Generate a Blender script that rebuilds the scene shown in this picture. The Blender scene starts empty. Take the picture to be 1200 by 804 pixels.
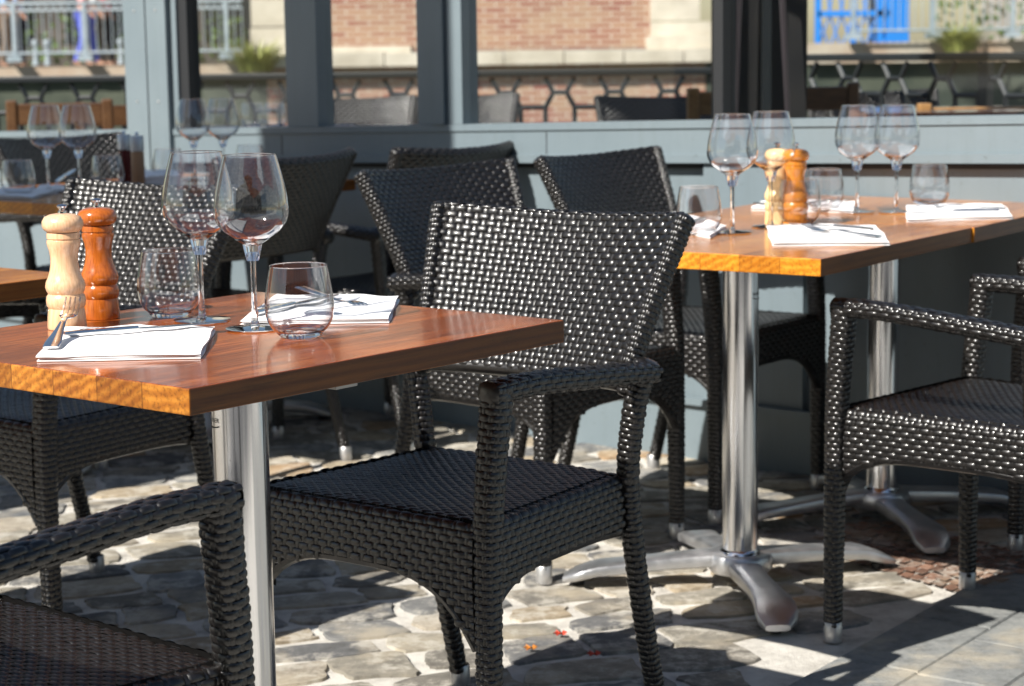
import bpy, math, random
import numpy as np
from mathutils import Vector, Matrix
random.seed(7); rng = np.random.RandomState(11)
sc = bpy.context.scene; COL = sc.collection
R = math.radians

# ------------------------------------------------------------------ camera
F_PX, PITCH, ROLL, EYE = 2367.3, .1451, -.0143, 1.1098
fw = Vector((0, math.cos(PITCH), -math.sin(PITCH))); r0 = Vector((1, 0, 0)); u0 = r0.cross(fw)
rr = r0*math.cos(ROLL) + u0*math.sin(ROLL); uu = -r0*math.sin(ROLL) + u0*math.cos(ROLL)
cd = bpy.data.cameras.new('camera'); cam = bpy.data.objects.new('camera', cd); COL.objects.link(cam)
M = Matrix.Identity(4)
for i in range(3):
    M[i][0] = rr[i]; M[i][1] = uu[i]; M[i][2] = -fw[i]
M[2][3] = EYE
cam.matrix_world = M
cd.sensor_width = 36; cd.lens = F_PX/1200*36; cd.clip_start = .05; cd.clip_end = 600
cd.dof.use_dof = True; cd.dof.focus_distance = 2.62; cd.dof.aperture_fstop = 8.5
sc.camera = cam

# ------------------------------------------------------------------ light
SUN_EL = R(43); sdir = Vector((-.715, -.70, 0)).normalized()          # towards the sun, level part
w = bpy.data.worlds.new('World'); sc.world = w; w.use_nodes = True
nt = w.node_tree; bg = nt.nodes['Background']; sky = nt.nodes.new('ShaderNodeTexSky')
sky.sky_type = 'NISHITA'; sky.sun_disc = False; sky.sun_elevation = SUN_EL
sky.sun_rotation = math.atan2(sdir.x, sdir.y); sky.dust_density = .6; sky.air_density = 1.2
nt.links.new(sky.outputs[0], bg.inputs[0]); bg.inputs[1].default_value = .05
sd = bpy.data.lights.new('sun', 'SUN'); sun = bpy.data.objects.new('sun', sd); COL.objects.link(sun)
sd.energy = 5.0; sd.angle = R(.53); sd.color = (1, .955, .88)
tosun = Vector((sdir.x*math.cos(SUN_EL), sdir.y*math.cos(SUN_EL), math.sin(SUN_EL)))
sun.rotation_euler = tosun.to_track_quat('Z', 'Y').to_euler(); sun.location = (-4, -4, 6)
sc.view_settings.view_transform = 'Standard'; sc.view_settings.look = 'None'
sc.view_settings.exposure = .95; sc.view_settings.gamma = 1

# ------------------------------------------------------------------ helpers
def ray(px, py): return fw + rr*((px-600)/F_PX) - uu*((py-402)/F_PX)
def G(px, py, z=0.):
    d = ray(px, py); return Vector((0, 0, EYE)) + d*((z-EYE)/d.z)
def AT(px, py, Y):
    d = ray(px, py); return Vector((0, 0, EYE)) + d*(Y/d.y)

def tag(o, label=None, cat=None, group=None, kind=None):
    if label: o['label'] = label
    if cat: o['category'] = cat
    if group: o['group'] = group
    if kind: o['kind'] = kind
    return o
def empty(name, loc=(0, 0, 0), rz=0, label=None, cat=None, group=None):
    o = bpy.data.objects.new(name, None); COL.objects.link(o); o.location = loc; o.rotation_euler = (0, 0, rz)
    o.empty_display_size = .05
    return tag(o, label, cat, group)
def obj(name, vf, mat, parent=None, smooth=False, loc=None):
    v, f = vf[0], vf[1]
    me = bpy.data.meshes.new(name)
    me.from_pydata([tuple(map(float, p)) for p in v], [], [tuple(int(i) for i in q) for q in f])
    if smooth: me.polygons.foreach_set('use_smooth', [True]*len(me.polygons))
    me.update()
    if smooth and (len(v) < 30000 or name == 'cobblestones'): me.set_sharp_from_angle(angle=R(42))
    mats = mat if isinstance(mat, (list, tuple)) else [mat]
    for m in mats: me.materials.append(m)
    if len(vf) > 2 and vf[2] is not None: me.polygons.foreach_set('material_index', list(vf[2]))
    o = bpy.data.objects.new(name, me); COL.objects.link(o)
    if parent: o.parent = parent
    if loc is not None: o.location = loc
    return o
def struct(name, vf, mat, smooth=False): return tag(obj(name, vf, mat, None, smooth), kind='structure')
def join(*parts):
    V = []; Fc = []; n = 0
    for v, f in [(p[0], p[1]) for p in parts]:
        V += [tuple(p) for p in v]; Fc += [tuple(i+n for i in q) for q in f]; n += len(v)
    return V, Fc
def xf(vf, loc=(0, 0, 0), rz=0, rx=0, ry=0, s=1):
    m = Matrix.Translation(loc) @ Matrix.Rotation(rz, 4, 'Z') @ Matrix.Rotation(ry, 4, 'Y') @ Matrix.Rotation(rx, 4, 'X') @ Matrix.Scale(s, 4)
    return [tuple(m @ Vector(p)) for p in vf[0]], vf[1]
def box(x0, x1, y0, y1, z0, z1, b=0.):
    if b <= 0:
        v = [(x, y, z) for z in (z0, z1) for y in (y0, y1) for x in (x0, x1)]
        return v, [(0, 2, 3, 1), (4, 5, 7, 6), (0, 1, 5, 4), (2, 6, 7, 3), (0, 4, 6, 2), (1, 3, 7, 5)]
    import bmesh
    bm = bmesh.new(); bmesh.ops.create_cube(bm, size=1)
    for q in bm.verts:
        q.co = Vector(((x0+x1)/2+q.co.x*(x1-x0), (y0+y1)/2+q.co.y*(y1-y0), (z0+z1)/2+q.co.z*(z1-z0)))
    bmesh.ops.bevel(bm, geom=bm.edges[:], offset=b, segments=2, affect='EDGES', profile=.6)
    bm.verts.index_update()
    v = [tuple(q.co) for q in bm.verts]; f = [tuple(q.index for q in p.verts) for p in bm.faces]; bm.free()
    return v, f
def lathe(prof, n=40, closed=False):
    v = []; f = []; m = len(prof)
    for r, z in prof:
        for i in range(n):
            a = 2*math.pi*i/n; v.append((r*math.cos(a), r*math.sin(a), z))
    for j in range(m-1 if not closed else m):
        k = (j+1) % m
        for i in range(n):
            i2 = (i+1) % n; f.append((j*n+i, j*n+i2, k*n+i2, k*n+i))
    return v, f
def smooth_path(pts, n):
    P = np.array(pts, float); L = np.r_[0, np.cumsum(np.linalg.norm(np.diff(P[:, :3], axis=0), axis=1))]
    t = np.linspace(0, L[-1], n); out = []
    Pm = np.vstack([2*P[0]-P[1], P, 2*P[-1]-P[-2]])
    for q in t:
        i = min(np.searchsorted(L, q, side='right')-1, len(P)-2); s = (q-L[i])/(L[i+1]-L[i])
        a, b, c, d = Pm[i], Pm[i+1], Pm[i+2], Pm[i+3]
        out.append(.5*((2*b)+(-a+c)*s+(2*a-5*b+4*c-d)*s*s+(-a+3*b-3*c+d)*s**3))
    return np.array(out)
def tube(pts, r, n=8, caps=True):
    P = np.array(pts, float); rad = np.full(len(P), r) if np.isscalar(r) else np.array(r)
    T = np.gradient(P, axis=0); T /= np.linalg.norm(T, axis=1)[:, None]
    ref = np.array([0, 0, 1.]) if abs(T[0][2]) < .9 else np.array([1., 0, 0]); v = []; f = []
    for i in range(len(P)):
        a = np.cross(T[i], ref); a /= np.linalg.norm(a); b = np.cross(a, T[i])
        for k in range(n):
            t = 2*math.pi*k/n; v.append(P[i]+rad[i]*(math.cos(t)*a+math.sin(t)*b))
    for i in range(len(P)-1):
        for k in range(n):
            k2 = (k+1) % n; f.append((i*n+k, i*n+k2, (i+1)*n+k2, (i+1)*n+k))
    if caps: f.append(tuple(range(n))[::-1]); f.append(tuple((len(P)-1)*n+k for k in range(n)))
    return v, f
def kids(o): return [c for c in bpy.data.objects if c.parent == o]
def copy_tree(o, parent=None, loc=None, rz=None, label=None, group=None, tree=None):
    c = o.copy(); COL.objects.link(c)
    if parent: c.parent = parent
    if loc is not None: c.location = loc
    if rz is not None: c.rotation_euler = (0, 0, rz)
    if label: c['label'] = label
    if group: c['group'] = group
    for ch in kids(o) if not parent else kids(o): copy_tree(ch, c)
    return c

# ------------------------------------------------------------------ materials
def mat(name, col=(.5, .5, .5), rough=.5, metal=0., spec=.5, coat=0.):
    m = bpy.data.materials.new(name); m.use_nodes = True; b = m.node_tree.nodes['Principled BSDF']
    b.inputs['Base Color'].default_value = (*col, 1); b.inputs['Roughness'].default_value = rough
    b.inputs['Metallic'].default_value = metal; b.inputs['Specular IOR Level'].default_value = spec
    b.inputs['Coat Weight'].default_value = coat
    return m
class N:
    def __init__(s, m): s.t = m.node_tree; s.b = s.t.nodes['Principled BSDF']
    def n(s, typ, **k):
        q = s.t.nodes.new('ShaderNode'+typ)
        for a, v in k.items():
            if a.startswith('i_'): q.inputs[a[2:].replace('_', ' ')].default_value = v
            else: setattr(q, a, v)
        return q
    def l(s, a, b): s.t.links.new(a, b)
    def co(s, scale=(1, 1, 1), obj_=True, rot=(0, 0, 0)):
        c = s.n('TexCoord'); m = s.n('Mapping'); m.inputs['Scale'].default_value = scale; m.inputs['Rotation'].default_value = rot
        s.l(c.outputs['Object' if obj_ else 'Generated'], m.inputs[0]); return m.outputs[0]
    def noise(s, vec, scale, detail=4, rough=.55, dist=0):
        q = s.n('TexNoise'); q.inputs['Scale'].default_value = scale; q.inputs['Detail'].default_value = detail
        q.inputs['Roughness'].default_value = rough; q.inputs['Distortion'].default_value = dist; s.l(vec, q.inputs['Vector']); return q.outputs['Fac']
    def ramp(s, fac, stops):
        q = s.n('ValToRGB'); e = q.color_ramp.elements
        while len(e) < len(stops): e.new(.5)
        for el, (p, c) in zip(e, stops): el.position = p; el.color = (*c, 1) if len(c) == 3 else c
        s.l(fac, q.inputs[0]); return q.outputs[0]
    def mix(s, fac, a, b, mode='MIX'):
        q = s.n('MixRGB', blend_type=mode)
        for inp, v in zip(q.inputs, (fac, a, b)):
            if hasattr(v, 'links'): s.l(v, inp)
            else: inp.default_value = v if not isinstance(v, tuple) else (*v, 1)
        return q.outputs[0]
    def bump(s, h, strength=.3, dist=.002):
        q = s.n('Bump'); q.inputs['Strength'].default_value = strength; q.inputs['Distance'].default_value = dist
        s.l(h, q.inputs['Height']); s.l(q.outputs[0], s.b.inputs['Normal'])

def noisy(name, c1, c2, scale, rough=.6, bump=.2, bd=.002, metal=0., rr_=None, detail=5, stretch=(1, 1, 1), spec=.5):
    m = mat(name, c1, rough, metal, spec); q = N(m); v = q.co(stretch); f = q.noise(v, scale, detail)
    q.l(q.ramp(f, [(.3, c1), (.7, c2)]), q.b.inputs['Base Color'])
    if bump: q.bump(f, bump, bd)
    if rr_: q.l(q.ramp(f, [(.3, (rr_[0],)*3), (.7, (rr_[1],)*3)]), q.b.inputs['Roughness'])
    return m

# woven resin strand
WICK = mat('wicker_strand', (.007, .006, .0058), .2, 0, .5, .35)
WICK.node_tree.nodes['Principled BSDF'].inputs['Coat Roughness'].default_value = .1
q = N(WICK); v = q.co(); nf = q.noise(v, 90, 2)
q.l(q.ramp(nf, [(.3, (.003, .0026, .0026)), (.7, (.008, .0062, .0055))]), q.b.inputs['Base Color'])
q.l(q.ramp(q.noise(v, 260, 2), [(.3, (.30,)*3), (.7, (.42,)*3)]), q.b.inputs['Roughness'])
q.bump(q.noise(q.co((1, 1, 5)), 500, 2), .2, .0005)
WICK_IN = mat('wicker_under', (.004, .0035, .0035), .8, 0, .2)
CAP = noisy('foot_cap_metal', (.42, .42, .42), (.62, .61, .6), 60, .38, .1, .0005, .75)
ALU = noisy('cast_aluminium', (.50, .51, .53), (.66, .66, .67), 18, .38, .3, .0015, .9, (.28, .5))
POLE = mat('polished_tube', (.78, .78, .79), .2, 1.)
q = N(POLE); q.l(q.ramp(q.noise(q.co((60, 60, 1.2)), 3, 4), [(.35, (.12,)*3), (.75, (.26,)*3)]), q.b.inputs['Roughness'])
sp = q.ramp(q.noise(q.co(), 190, 2), [(.0, (.78, .78, .79)), (.74, (.78, .78, .79)), (.79, (.25, .23, .2))]); q.l(sp, q.b.inputs['Base Color'])
STEEL = mat('cutlery_steel', (.72, .72, .73), .12, 1.)
PLATE = mat('zinc_plate', (.35, .35, .35), .45, .7)
def wood(name, lo, mid, hi, rough=.2, coat=.5, plank=.082, grain=1., dist=9):
    m = mat(name, mid, rough, 0, .35, coat); q = N(m); q.b.inputs['Coat Roughness'].default_value = .07
    c = q.n('TexCoord'); sep = q.n('SeparateXYZ'); q.l(c.outputs['Object'], sep.inputs[0])
    dv = q.n('Math', operation='DIVIDE'); q.l(sep.outputs[1], dv.inputs[0]); dv.inputs[1].default_value = plank
    fl = q.n('Math', operation='FLOOR'); q.l(dv.outputs[0], fl.inputs[0])
    wn = q.n('TexWhiteNoise', noise_dimensions='1D'); q.l(fl.outputs[0], wn.inputs['W'])
    off = q.n('VectorMath', operation='SCALE'); q.l(wn.outputs['Color'], off.inputs[0]); off.inputs[3].default_value = .9
    ad = q.n('VectorMath', operation='ADD'); q.l(c.outputs['Object'], ad.inputs[0]); q.l(off.outputs[0], ad.inputs[1])
    mp = q.n('Mapping'); mp.inputs['Scale'].default_value = (.10, 1, 1); q.l(ad.outputs[0], mp.inputs[0])
    wv = q.n('TexWave', wave_type='RINGS', rings_direction='X'); q.l(mp.outputs[0], wv.inputs['Vector'])
    wv.inputs['Scale'].default_value = 55*grain; wv.inputs['Distortion'].default_value = dist; wv.inputs['Detail'].default_value = 4; wv.inputs['Detail Scale'].default_value = 1.3
    n1 = q.noise(mp.outputs[0], 14*grain, 6, .65, .4)
    mp2 = q.n('Mapping'); mp2.inputs['Scale'].default_value = (.05, 1, 1); q.l(ad.outputs[0], mp2.inputs[0])
    n2 = q.noise(mp2.outputs[0], 420*grain, 3, .7)
    base = q.ramp(n1, [(.28, lo), (.5, mid), (.72, hi)])
    a = q.mix(.42, base, q.ramp(wv.outputs['Fac'], [(.0, lo), (.55, mid), (1, hi)]))
    a = q.mix(.55, a, q.ramp(n2, [(.33, tuple(x*.35 for x in lo)), (.52, (1, 1, 1))]), 'MULTIPLY')
    tint = q.ramp(wn.outputs['Value'], [(0, (.62, .58, .55)), (1, (1.0, 1.0, 1.0))])
    a = q.mix(1, a, tint, 'MULTIPLY')
    fr = q.n('Math', operation='FRACT'); q.l(dv.outputs[0], fr.inputs[0])
    jt = q.ramp(fr.outputs[0], [(0, (.35, .3, .3)), (.018, (1, 1, 1)), (.985, (1, 1, 1)), (1, (.35, .3, .3))])
    a = q.mix(1, a, jt, 'MULTIPLY'); q.l(a, q.b.inputs['Base Color']); q.bump(n2, .12, .0006)
    return m
WOOD = wood('varnished_tabletop', (.10, .018, .004), (.34, .078, .014), (.58, .17, .035), .15, .25)
WOOD2 = wood('varnished_tabletop_lighter', (.28, .075, .010), (.56, .195, .028), (.74, .33, .065), .18, .2)
EDGE = {'varnished_tabletop': wood('oiled_edge', (.20, .055, .008), (.42, .15, .016), (.60, .26, .04), .42, .0, .082, .42, 4), 'varnished_tabletop_lighter': wood('oiled_edge_lighter', (.42, .13, .006), (.66, .25, .014), (.80, .36, .04), .42, 0., .082, .42, 4)}
WOODC = wood('oak_furniture', (.25, .12, .04), (.45, .24, .09), (.55, .33, .14), .4, .2, .3)
def turned(name, lo, hi, rough=.3, coat=.4):
    m = mat(name, hi, rough, 0, .5, coat); q = N(m); v = q.co((9, 9, 1)); f = q.noise(v, 9, 5, .6, .6)
    f2 = q.noise(q.co((22, 22, 1.6)), 16, 3)
    a = q.ramp(f, [(.3, lo), (.7, hi)]); a = q.mix(.5, a, q.ramp(f2, [(.3, tuple(x*.8 for x in lo)), (.6, hi)]))
    q.l(a, q.b.inputs['Base Color']); q.bump(f2, .08, .0005); return m
BEECH = turned('pale_beech', (.60, .33, .165), (.78, .51, .31))
CHERRY = turned('stained_beech', (.24, .05, .006), (.46, .12, .014), .2, .6)
AMBER = turned('amber_beech', (.50, .15, .015), (.70, .26, .03), .25, .6)
CLOTH = mat('napkin_cloth', (.82, .81, .81), .85, 0, .2)
q = N(CLOTH); wv = q.noise(q.co(), 900, 2); q.bump(wv, .25, .0005)
GLASS = mat('clear_glass', (1, 1, 1), 0., 0, .5); GLASS.node_tree.nodes['Principled BSDF'].inputs['Transmission Weight'].default_value = 1
GLASS.node_tree.nodes['Principled BSDF'].inputs['IOR'].default_value = 1.47
def thin_glass(name, tint=(.97, .975, .98), ior=1.5, gain=1.0):
    m = bpy.data.materials.new(name); m.use_nodes = True; t = m.node_tree; t.nodes.clear()
    o = t.nodes.new('ShaderNodeOutputMaterial'); mx = t.nodes.new('ShaderNodeMixShader'); tr = t.nodes.new('ShaderNodeBsdfTransparent')
    gl = t.nodes.new('ShaderNodeBsdfGlossy'); fr = t.nodes.new('ShaderNodeMath'); fr.operation = 'MULTIPLY_ADD'; fr.inputs[2].default_value = .05
    ge = t.nodes.new('ShaderNodeNewGeometry'); dp = t.nodes.new('ShaderNodeVectorMath'); dp.operation = 'DOT_PRODUCT'
    t.links.new(ge.outputs['Normal'], dp.inputs[0]); t.links.new(ge.outputs['Incoming'], dp.inputs[1])
    ab = t.nodes.new('ShaderNodeMath'); ab.operation = 'ABSOLUTE'; t.links.new(dp.outputs['Value'], ab.inputs[0])
    om = t.nodes.new('ShaderNodeMath'); om.operation = 'SUBTRACT'; om.inputs[0].default_value = 1; t.links.new(ab.outputs[0], om.inputs[1])
    pw = t.nodes.new('ShaderNodeMath'); pw.operation = 'POWER'; pw.inputs[1].default_value = 3.4; t.links.new(om.outputs[0], pw.inputs[0])
    t.links.new(pw.outputs[0], fr.inputs[0]); fr.inputs[1].default_value = .9
    gl.inputs['Roughness'].default_value = .02; tr.inputs[0].default_value = (*tint, 1)
    tm = t.nodes.new('ShaderNodeMixRGB'); tm.inputs[1].default_value = (*tint, 1); tm.inputs[2].default_value = (.30, .33, .38, 1)
    p2 = t.nodes.new('ShaderNodeMath'); p2.operation = 'POWER'; p2.inputs[1].default_value = 5; t.links.new(om.outputs[0], p2.inputs[0]); t.links.new(p2.outputs[0], tm.inputs[0]); t.links.new(tm.outputs[0], tr.inputs[0])
    mu = t.nodes.new('ShaderNodeMath'); mu.operation = 'MULTIPLY'; mu.inputs[1].default_value = gain; mu.use_clamp = True
    t.links.new(fr.outputs[0], mu.inputs[0]); t.links.new(mu.outputs[0], mx.inputs[0]); t.links.new(tr.outputs[0], mx.inputs[1]); t.links.new(gl.outputs[0], mx.inputs[2])
    t.links.new(mx.outputs[0], o.inputs[0]); return m
BOWL = thin_glass('blown_glass_wall', (.975, .98, .99), gain=2.6); PANE = thin_glass('window_pane', (.97, .98, .98), gain=.4)
PAINT = noisy('grey_blue_paint', (.135, .172, .193), (.16, .198, .218), 3, .42, .05, .001)
q = N(PAINT); gr = q.ramp(q.noise(q.co((14, 14, 1.1)), 2.2, 7, .7), [(.30, (.93, .93, .92)), (.5, (1, 1, 1)), (.8, (1.02, 1.02, 1.02))]); sp_ = q.ramp(q.noise(q.co(), 75, 4, .7), [(.28, (.62, .60, .56)), (.36, (1, 1, 1))])
base_ = q.b.inputs['Base Color'].links[0].from_socket; q.l(q.mix(1, q.mix(1, base_, gr, 'MULTIPLY'), sp_, 'MULTIPLY'), q.b.inputs['Base Color'])
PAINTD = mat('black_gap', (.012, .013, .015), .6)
GRAPH = mat('dark_metal_paint', (.013, .016, .018), .4, .2)
RAILG = noisy('pale_galvanised', (.22, .27, .30), (.34, .39, .42), 4, .5, 0, 0)

# ------------------------------------------------------------------ ground
MORT = noisy('pale_mortar', (.47, .45, .41), (.68, .66, .61), 14, .9, .9, .006)
q = N(MORT); v = q.co(); f = q.noise(v, 9, 8, .7); q.l(q.ramp(f, [(.28, (.26, .24, .21)), (.42, (.52, .49, .44)), (.56, (.68, .65, .59)), (.75, (.76, .74, .68))]), q.b.inputs['Base Color']); q.bump(q.noise(v, 48, 9, .8), 1., .010)
def stone_mat(name, attr_based=True):
    m = mat(name, (.3, .28, .24), .82, 0, .4); q = N(m); at = q.n('Attribute', attribute_name='tint'); v = q.co()
    f = q.noise(v, 22, 8, .7); a = q.mix(1, at.outputs['Color'], q.ramp(f, [(.28, (.55, .54, .53)), (.5, (1, 1, 1)), (.75, (1.35, 1.3, 1.22))]), 'MULTIPLY')
    patch = q.ramp(q.noise(v, 5, 5, .6), [(.50, (0, 0, 0)), (.66, (1, 1, 1))])
    sep = q.n('MixRGB'); a2 = q.mix(patch, a, q.mix(.5, a, (.55, .47, .34)))
    smear = q.ramp(q.noise(v, 11, 8, .75), [(.50, (0, 0, 0)), (.60, (.7, .7, .7))]); a2 = q.mix(smear, a2, (.50, .47, .41)) if not name.startswith('slate') else a2
    q.l(a2, q.b.inputs['Base Color']); st_ = q.noise(q.co((10, 55, 10), rot=(0, 0, .3)), 1.2, 8, .7); hh = q.mix(.5, q.noise(v, 38, 9, .8), st_); q.bump(hh, 1., .012); return m
STONE = stone_mat('cobble_stone')
X2 = Vector((math.cos(.945), math.sin(.945), 0))                     # along the tables
def chaikin(p, n=2):
    for _ in range(n):
        o = []
        for i in range(len(p)):
            a = np.array(p[i]); b = np.array(p[(i+1) % len(p)]); o += [a*.80+b*.20, a*.20+b*.80]
        p = o
    return p
def tinted(o, cols):
    me = o.data; at = me.attributes.new('tint', 'FLOAT_COLOR', 'FACE'); at.data.foreach_set('color', np.array([(*c, 1) for c in cols], 'f').ravel())
PB0 = G(932, 798); PB1 = G(1200, 651); pd = (PB1-PB0).normalized(); pn = Vector((pd.y, -pd.x, 0))     # paver border
def side(p): return (Vector((p[0], p[1], 0))-Vector((PB0.x, PB0.y, 0))).dot(pn)
BR = [G(930, 640), G(1128, 698), G(1236, 655), G(1012, 606)]
def inbrick(x, y):
    s = []
    for i in range(4):
        a, b = BR[i], BR[(i+1) % 4]; s.append((b.x-a.x)*(y-a.y)-(b.y-a.y)*(x-a.x))
    return all(k > 0 for k in s) or all(k < 0 for k in s)
struct('street', ([(-40, -29, 0), (40, -29, 0), (40, .55, 0), (-40, .55, 0)], [(0, 1, 2, 3)]), noisy('asphalt', (.04, .04, .042), (.07, .07, .07), 30, .9, .3))
struct('ground', ([(-60, -30, -.004), (60, -30, -.004), (60, 9.6, -.004), (-60, 9.6, -.004), (-60, 9.6, -3), (60, 9.6, -3)], [(0, 1, 2, 3), (3, 2, 5, 4)]), MORT)
V = []; Fc = []; cols = []
pal = [(.19, .175, .15), (.25, .23, .19), (.33, .27, .19), (.13, .13, .13), (.20, .20, .195), (.34, .30, .24), (.12, .125, .13), (.36, .25, .15)]
th = R(17); cs, sn = math.cos(th), math.sin(th); row = 0; yy = .6
while yy < 9.3:
    hgt = .105+.055*rng.rand(); xx = -4.2+.1*rng.rand()
    while xx < 4.5:
        wd = .12+.13*rng.rand(); g = .006+.010*rng.rand()
        j = lambda: (rng.rand()-.5)*.044
        p = [(xx+g+j(), yy+g+j()), (xx+wd/2+j()*.5, yy+g*.8+j()*.6), (xx+wd-g+j(), yy+g+j()), (xx+wd-g*.9, yy+hgt/2+j()*.5), (xx+wd-g+j(), yy+hgt-g+j()), (xx+wd/2, yy+hgt-g+j()*.6), (xx+g+j(), yy+hgt-g+j()), (xx+g, yy+hgt/2+j()*.6)]
        xx += wd
        p = [(a*cs-b*sn, a*sn+b*cs) for a, b in p]
        cxm = np.mean([a for a, b in p]); cym = np.mean([b for a, b in p])
        if side((cxm, cym)) > -.07 or inbrick(cxm, cym) or cym > 9.4: continue
        p = chaikin(p, 1); p = [np.array(q_)+(rng.rand(2)-.5)*.006 for q_ in p]; p = [np.array(q_)+(rng.rand(2)-.5)*.0045 for q_ in p]; p = [a_*(1-t_)+b_*t_ for a_, b_ in zip(p, p[1:]+p[:1]) for t_ in (0, .5)]; p = [q_+(rng.rand(2)-.5)*.004 for q_ in p]; n0 = len(V); k = len(p); hz = .0005+.0025*rng.rand()
        V += [(a, b, -.006) for a, b in p]; V += [(cxm+(a-cxm)*.975, cym+(b-cym)*.975, hz) for a, b in p]; V += [(cxm+(a-cxm)*.6, cym+(b-cym)*.6, hz+.0006) for a, b in p]
        c = pal[rng.choice(8, p=[.2, .2, .18, .12, .12, .1, .04, .04])]
        s_ = .85+.3*rng.rand()
        for r_ in (0, 1):
            for i in range(k):
                i2 = (i+1) % k; Fc.append((n0+r_*k+i, n0+r_*k+i2, n0+(r_+1)*k+i2, n0+(r_+1)*k+i)); cols.append(tuple(s_*x for x in c))
        Fc.append(tuple(n0+2*k+i for i in range(k))); cols.append(tuple(s_*x for x in c))
    yy += hgt
tinted(struct('cobblestones', (V, Fc), STONE, True), cols)
# grey slate pavers, rows laid along the border
SLATE = stone_mat('slate_paver'); V = []; Fc = []; cols = []
for i in range(22):
    a = -1.2+rng.rand()*.2
    wrow = .16
    while a < 9:
        ln = .24+.12*rng.rand(); x0, x1 = i*wrow+.004, (i+1)*wrow-.004; a0, a1 = a+.004, a+ln-.004; a += ln
        n0 = len(V); base = Vector((PB0.x, PB0.y, 0)); z = .001+.002*rng.rand()
        for (s_, t_, zz) in ((x0, a0, z), (x1, a0, z), (x1, a1, z), (x0, a1, z), (x0-.003, a0-.003, -.003), (x1+.003, a0-.003, -.003), (x1+.003, a1+.003, -.003), (x0-.003, a1+.003, -.003)):
            pt = base+pn*s_+pd*t_; V.append((pt.x, pt.y, zz))
        c = np.array((.215, .222, .218))*(.8+.4*rng.rand())
        for f in ((0, 1, 2, 3), (4, 5, 1, 0), (5, 6, 2, 1), (6, 7, 3, 2), (7, 4, 0, 3)): Fc.append(tuple(n0+k for k in f)); cols.append(tuple(c))
tinted(struct('slate_pavement', (V, Fc), SLATE), cols)
V = []; Fc = []; cols = []
ba, bb, bc, bd_ = BR
for i in range(16):
    for j in range(9):
        u_ = lambda a, b: (ba*(1-a)+bb*a)*(1-b)+(bd_*(1-a)+bc*a)*b
        o_ = (j % 2)*.5/16
        n0 = len(V); e = .06; z = .001+.003*rng.rand()
        for (a, b) in ((i+e, j+e), (i+1-e, j+e), (i+1-e, j+1-e), (i+e, j+1-e)):
            pt = u_(a/16+o_, b/9); V.append((pt.x+.004*rng.rand(), pt.y+.004*rng.rand(), z))
        Fc.append((n0, n0+1, n0+2, n0+3)); cols.append(tuple(np.array((.19, .10, .065))*(.6+.8*rng.rand())))
tinted(struct('brick_paving', (V, Fc), STONE), cols)

# ------------------------------------------------------------------ water and far quay
WATER = noisy('harbour_water', (.015, .03, .028), (.03, .05, .04), 2, .08, .4, .05)
struct('water', ([(-200, 9.7, -2.2), (200, 9.7, -2.2), (200, 34.9, -2.2), (-200, 34.9, -2.2)], [(0, 1, 2, 3)]), WATER)
ASPH = noisy('far_ground', (.16, .15, .13), (.25, .23, .2), 1, .9, .2)
struct('quay_ground', ([(-200, 35.1, .86), (200, 35.1, .86), (200, 300, .86), (-200, 300, .86)], [(0, 1, 2, 3)]), ASPH)
BRICK = mat('old_brick', (.4, .2, .13), .85, 0, .3); q = N(BRICK)
c = q.n('TexCoord'); mp = q.n('Mapping'); mp.inputs['Rotation'].default_value = (R(90), 0, 0); q.l(c.outputs['Object'], mp.inputs[0])
bt = q.n('TexBrick'); q.l(mp.outputs[0], bt.inputs['Vector']); bt.inputs['Scale'].default_value = 1; bt.inputs['Brick Width'].default_value = .40; bt.inputs['Row Height'].default_value = .095; bt.inputs['Mortar Size'].default_value = .016
bt.inputs['Color1'].default_value = (.20, .035, .022, 1); bt.inputs['Color2'].default_value = (.32, .17, .10, 1); bt.inputs['Mortar'].default_value = (.43, .37, .30, 1); bt.inputs['Bias'].default_value = -.1
wf = q.noise(q.co(), .8, 8, .7); a = q.mix(q.ramp(wf, [(.42, (0, 0, 0)), (.68, (.7, .7, .7))]), bt.outputs[0], (.33, .25, .17))
q.l(a, q.b.inputs['Base Color']); q.bump(bt.outputs['Fac'], .4, .02)
LIME = noisy('limestone', (.38, .34, .27), (.60, .55, .46), 1.5, .9, .5, .03)
RUST = noisy('stained_concrete', (.30, .19, .12), (.42, .38, .31), 1.2, .9, .2, .01)
MOSS_SHADE = noisy('shaded_mossy_stone', (.025, .035, .026), (.075, .085, .06), 1.4, .9, .5, .03)
QY = 35.
def at(px, py, Y=QY): p = AT(px, py, Y); return p
def slab(x0, x1, y0, y1, z0, z1): return box(min(x0, x1), max(x0, x1), y0, y1, min(z0, z1), max(z0, z1))
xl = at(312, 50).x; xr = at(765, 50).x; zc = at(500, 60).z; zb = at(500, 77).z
# quay wall: left mossy stone with its shade put into the colour, centre brick, right
qw = empty('quay_wall', (0, QY, 0), 0, 'long harbour wall of mossy stone and patched brick under a pale coping', 'quay wall')
obj('stone_face', slab(-60, xl-.01, 0, .6, -3, at(100, 93).z-.002), MOSS_SHADE, qw)
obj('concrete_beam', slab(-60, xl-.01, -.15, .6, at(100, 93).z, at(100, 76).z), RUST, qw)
obj('brick_face', slab(xl, xr+.9, 0, .6, -3, zb-.002), BRICK, qw)
obj('coping', join(*[xf(slab(xl+k*1.02, xl+k*1.02+1.0, -.28-.03*rng.rand(), .4, zb, zc-.04*rng.rand())) for k in range(int((xr+1-xl)/1.02)+1)]), LIME, qw)
obj('stone_face', slab(xr+.92, 60, 0, .6, -3, at(1000, 74).z), MOSS_SHADE, qw)
obj('concrete_beam', slab(at(945, 60).x, 60, -.2, .6, at(1000, 74).z+.002, at(1000, 50).z), RUST, qw)
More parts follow.
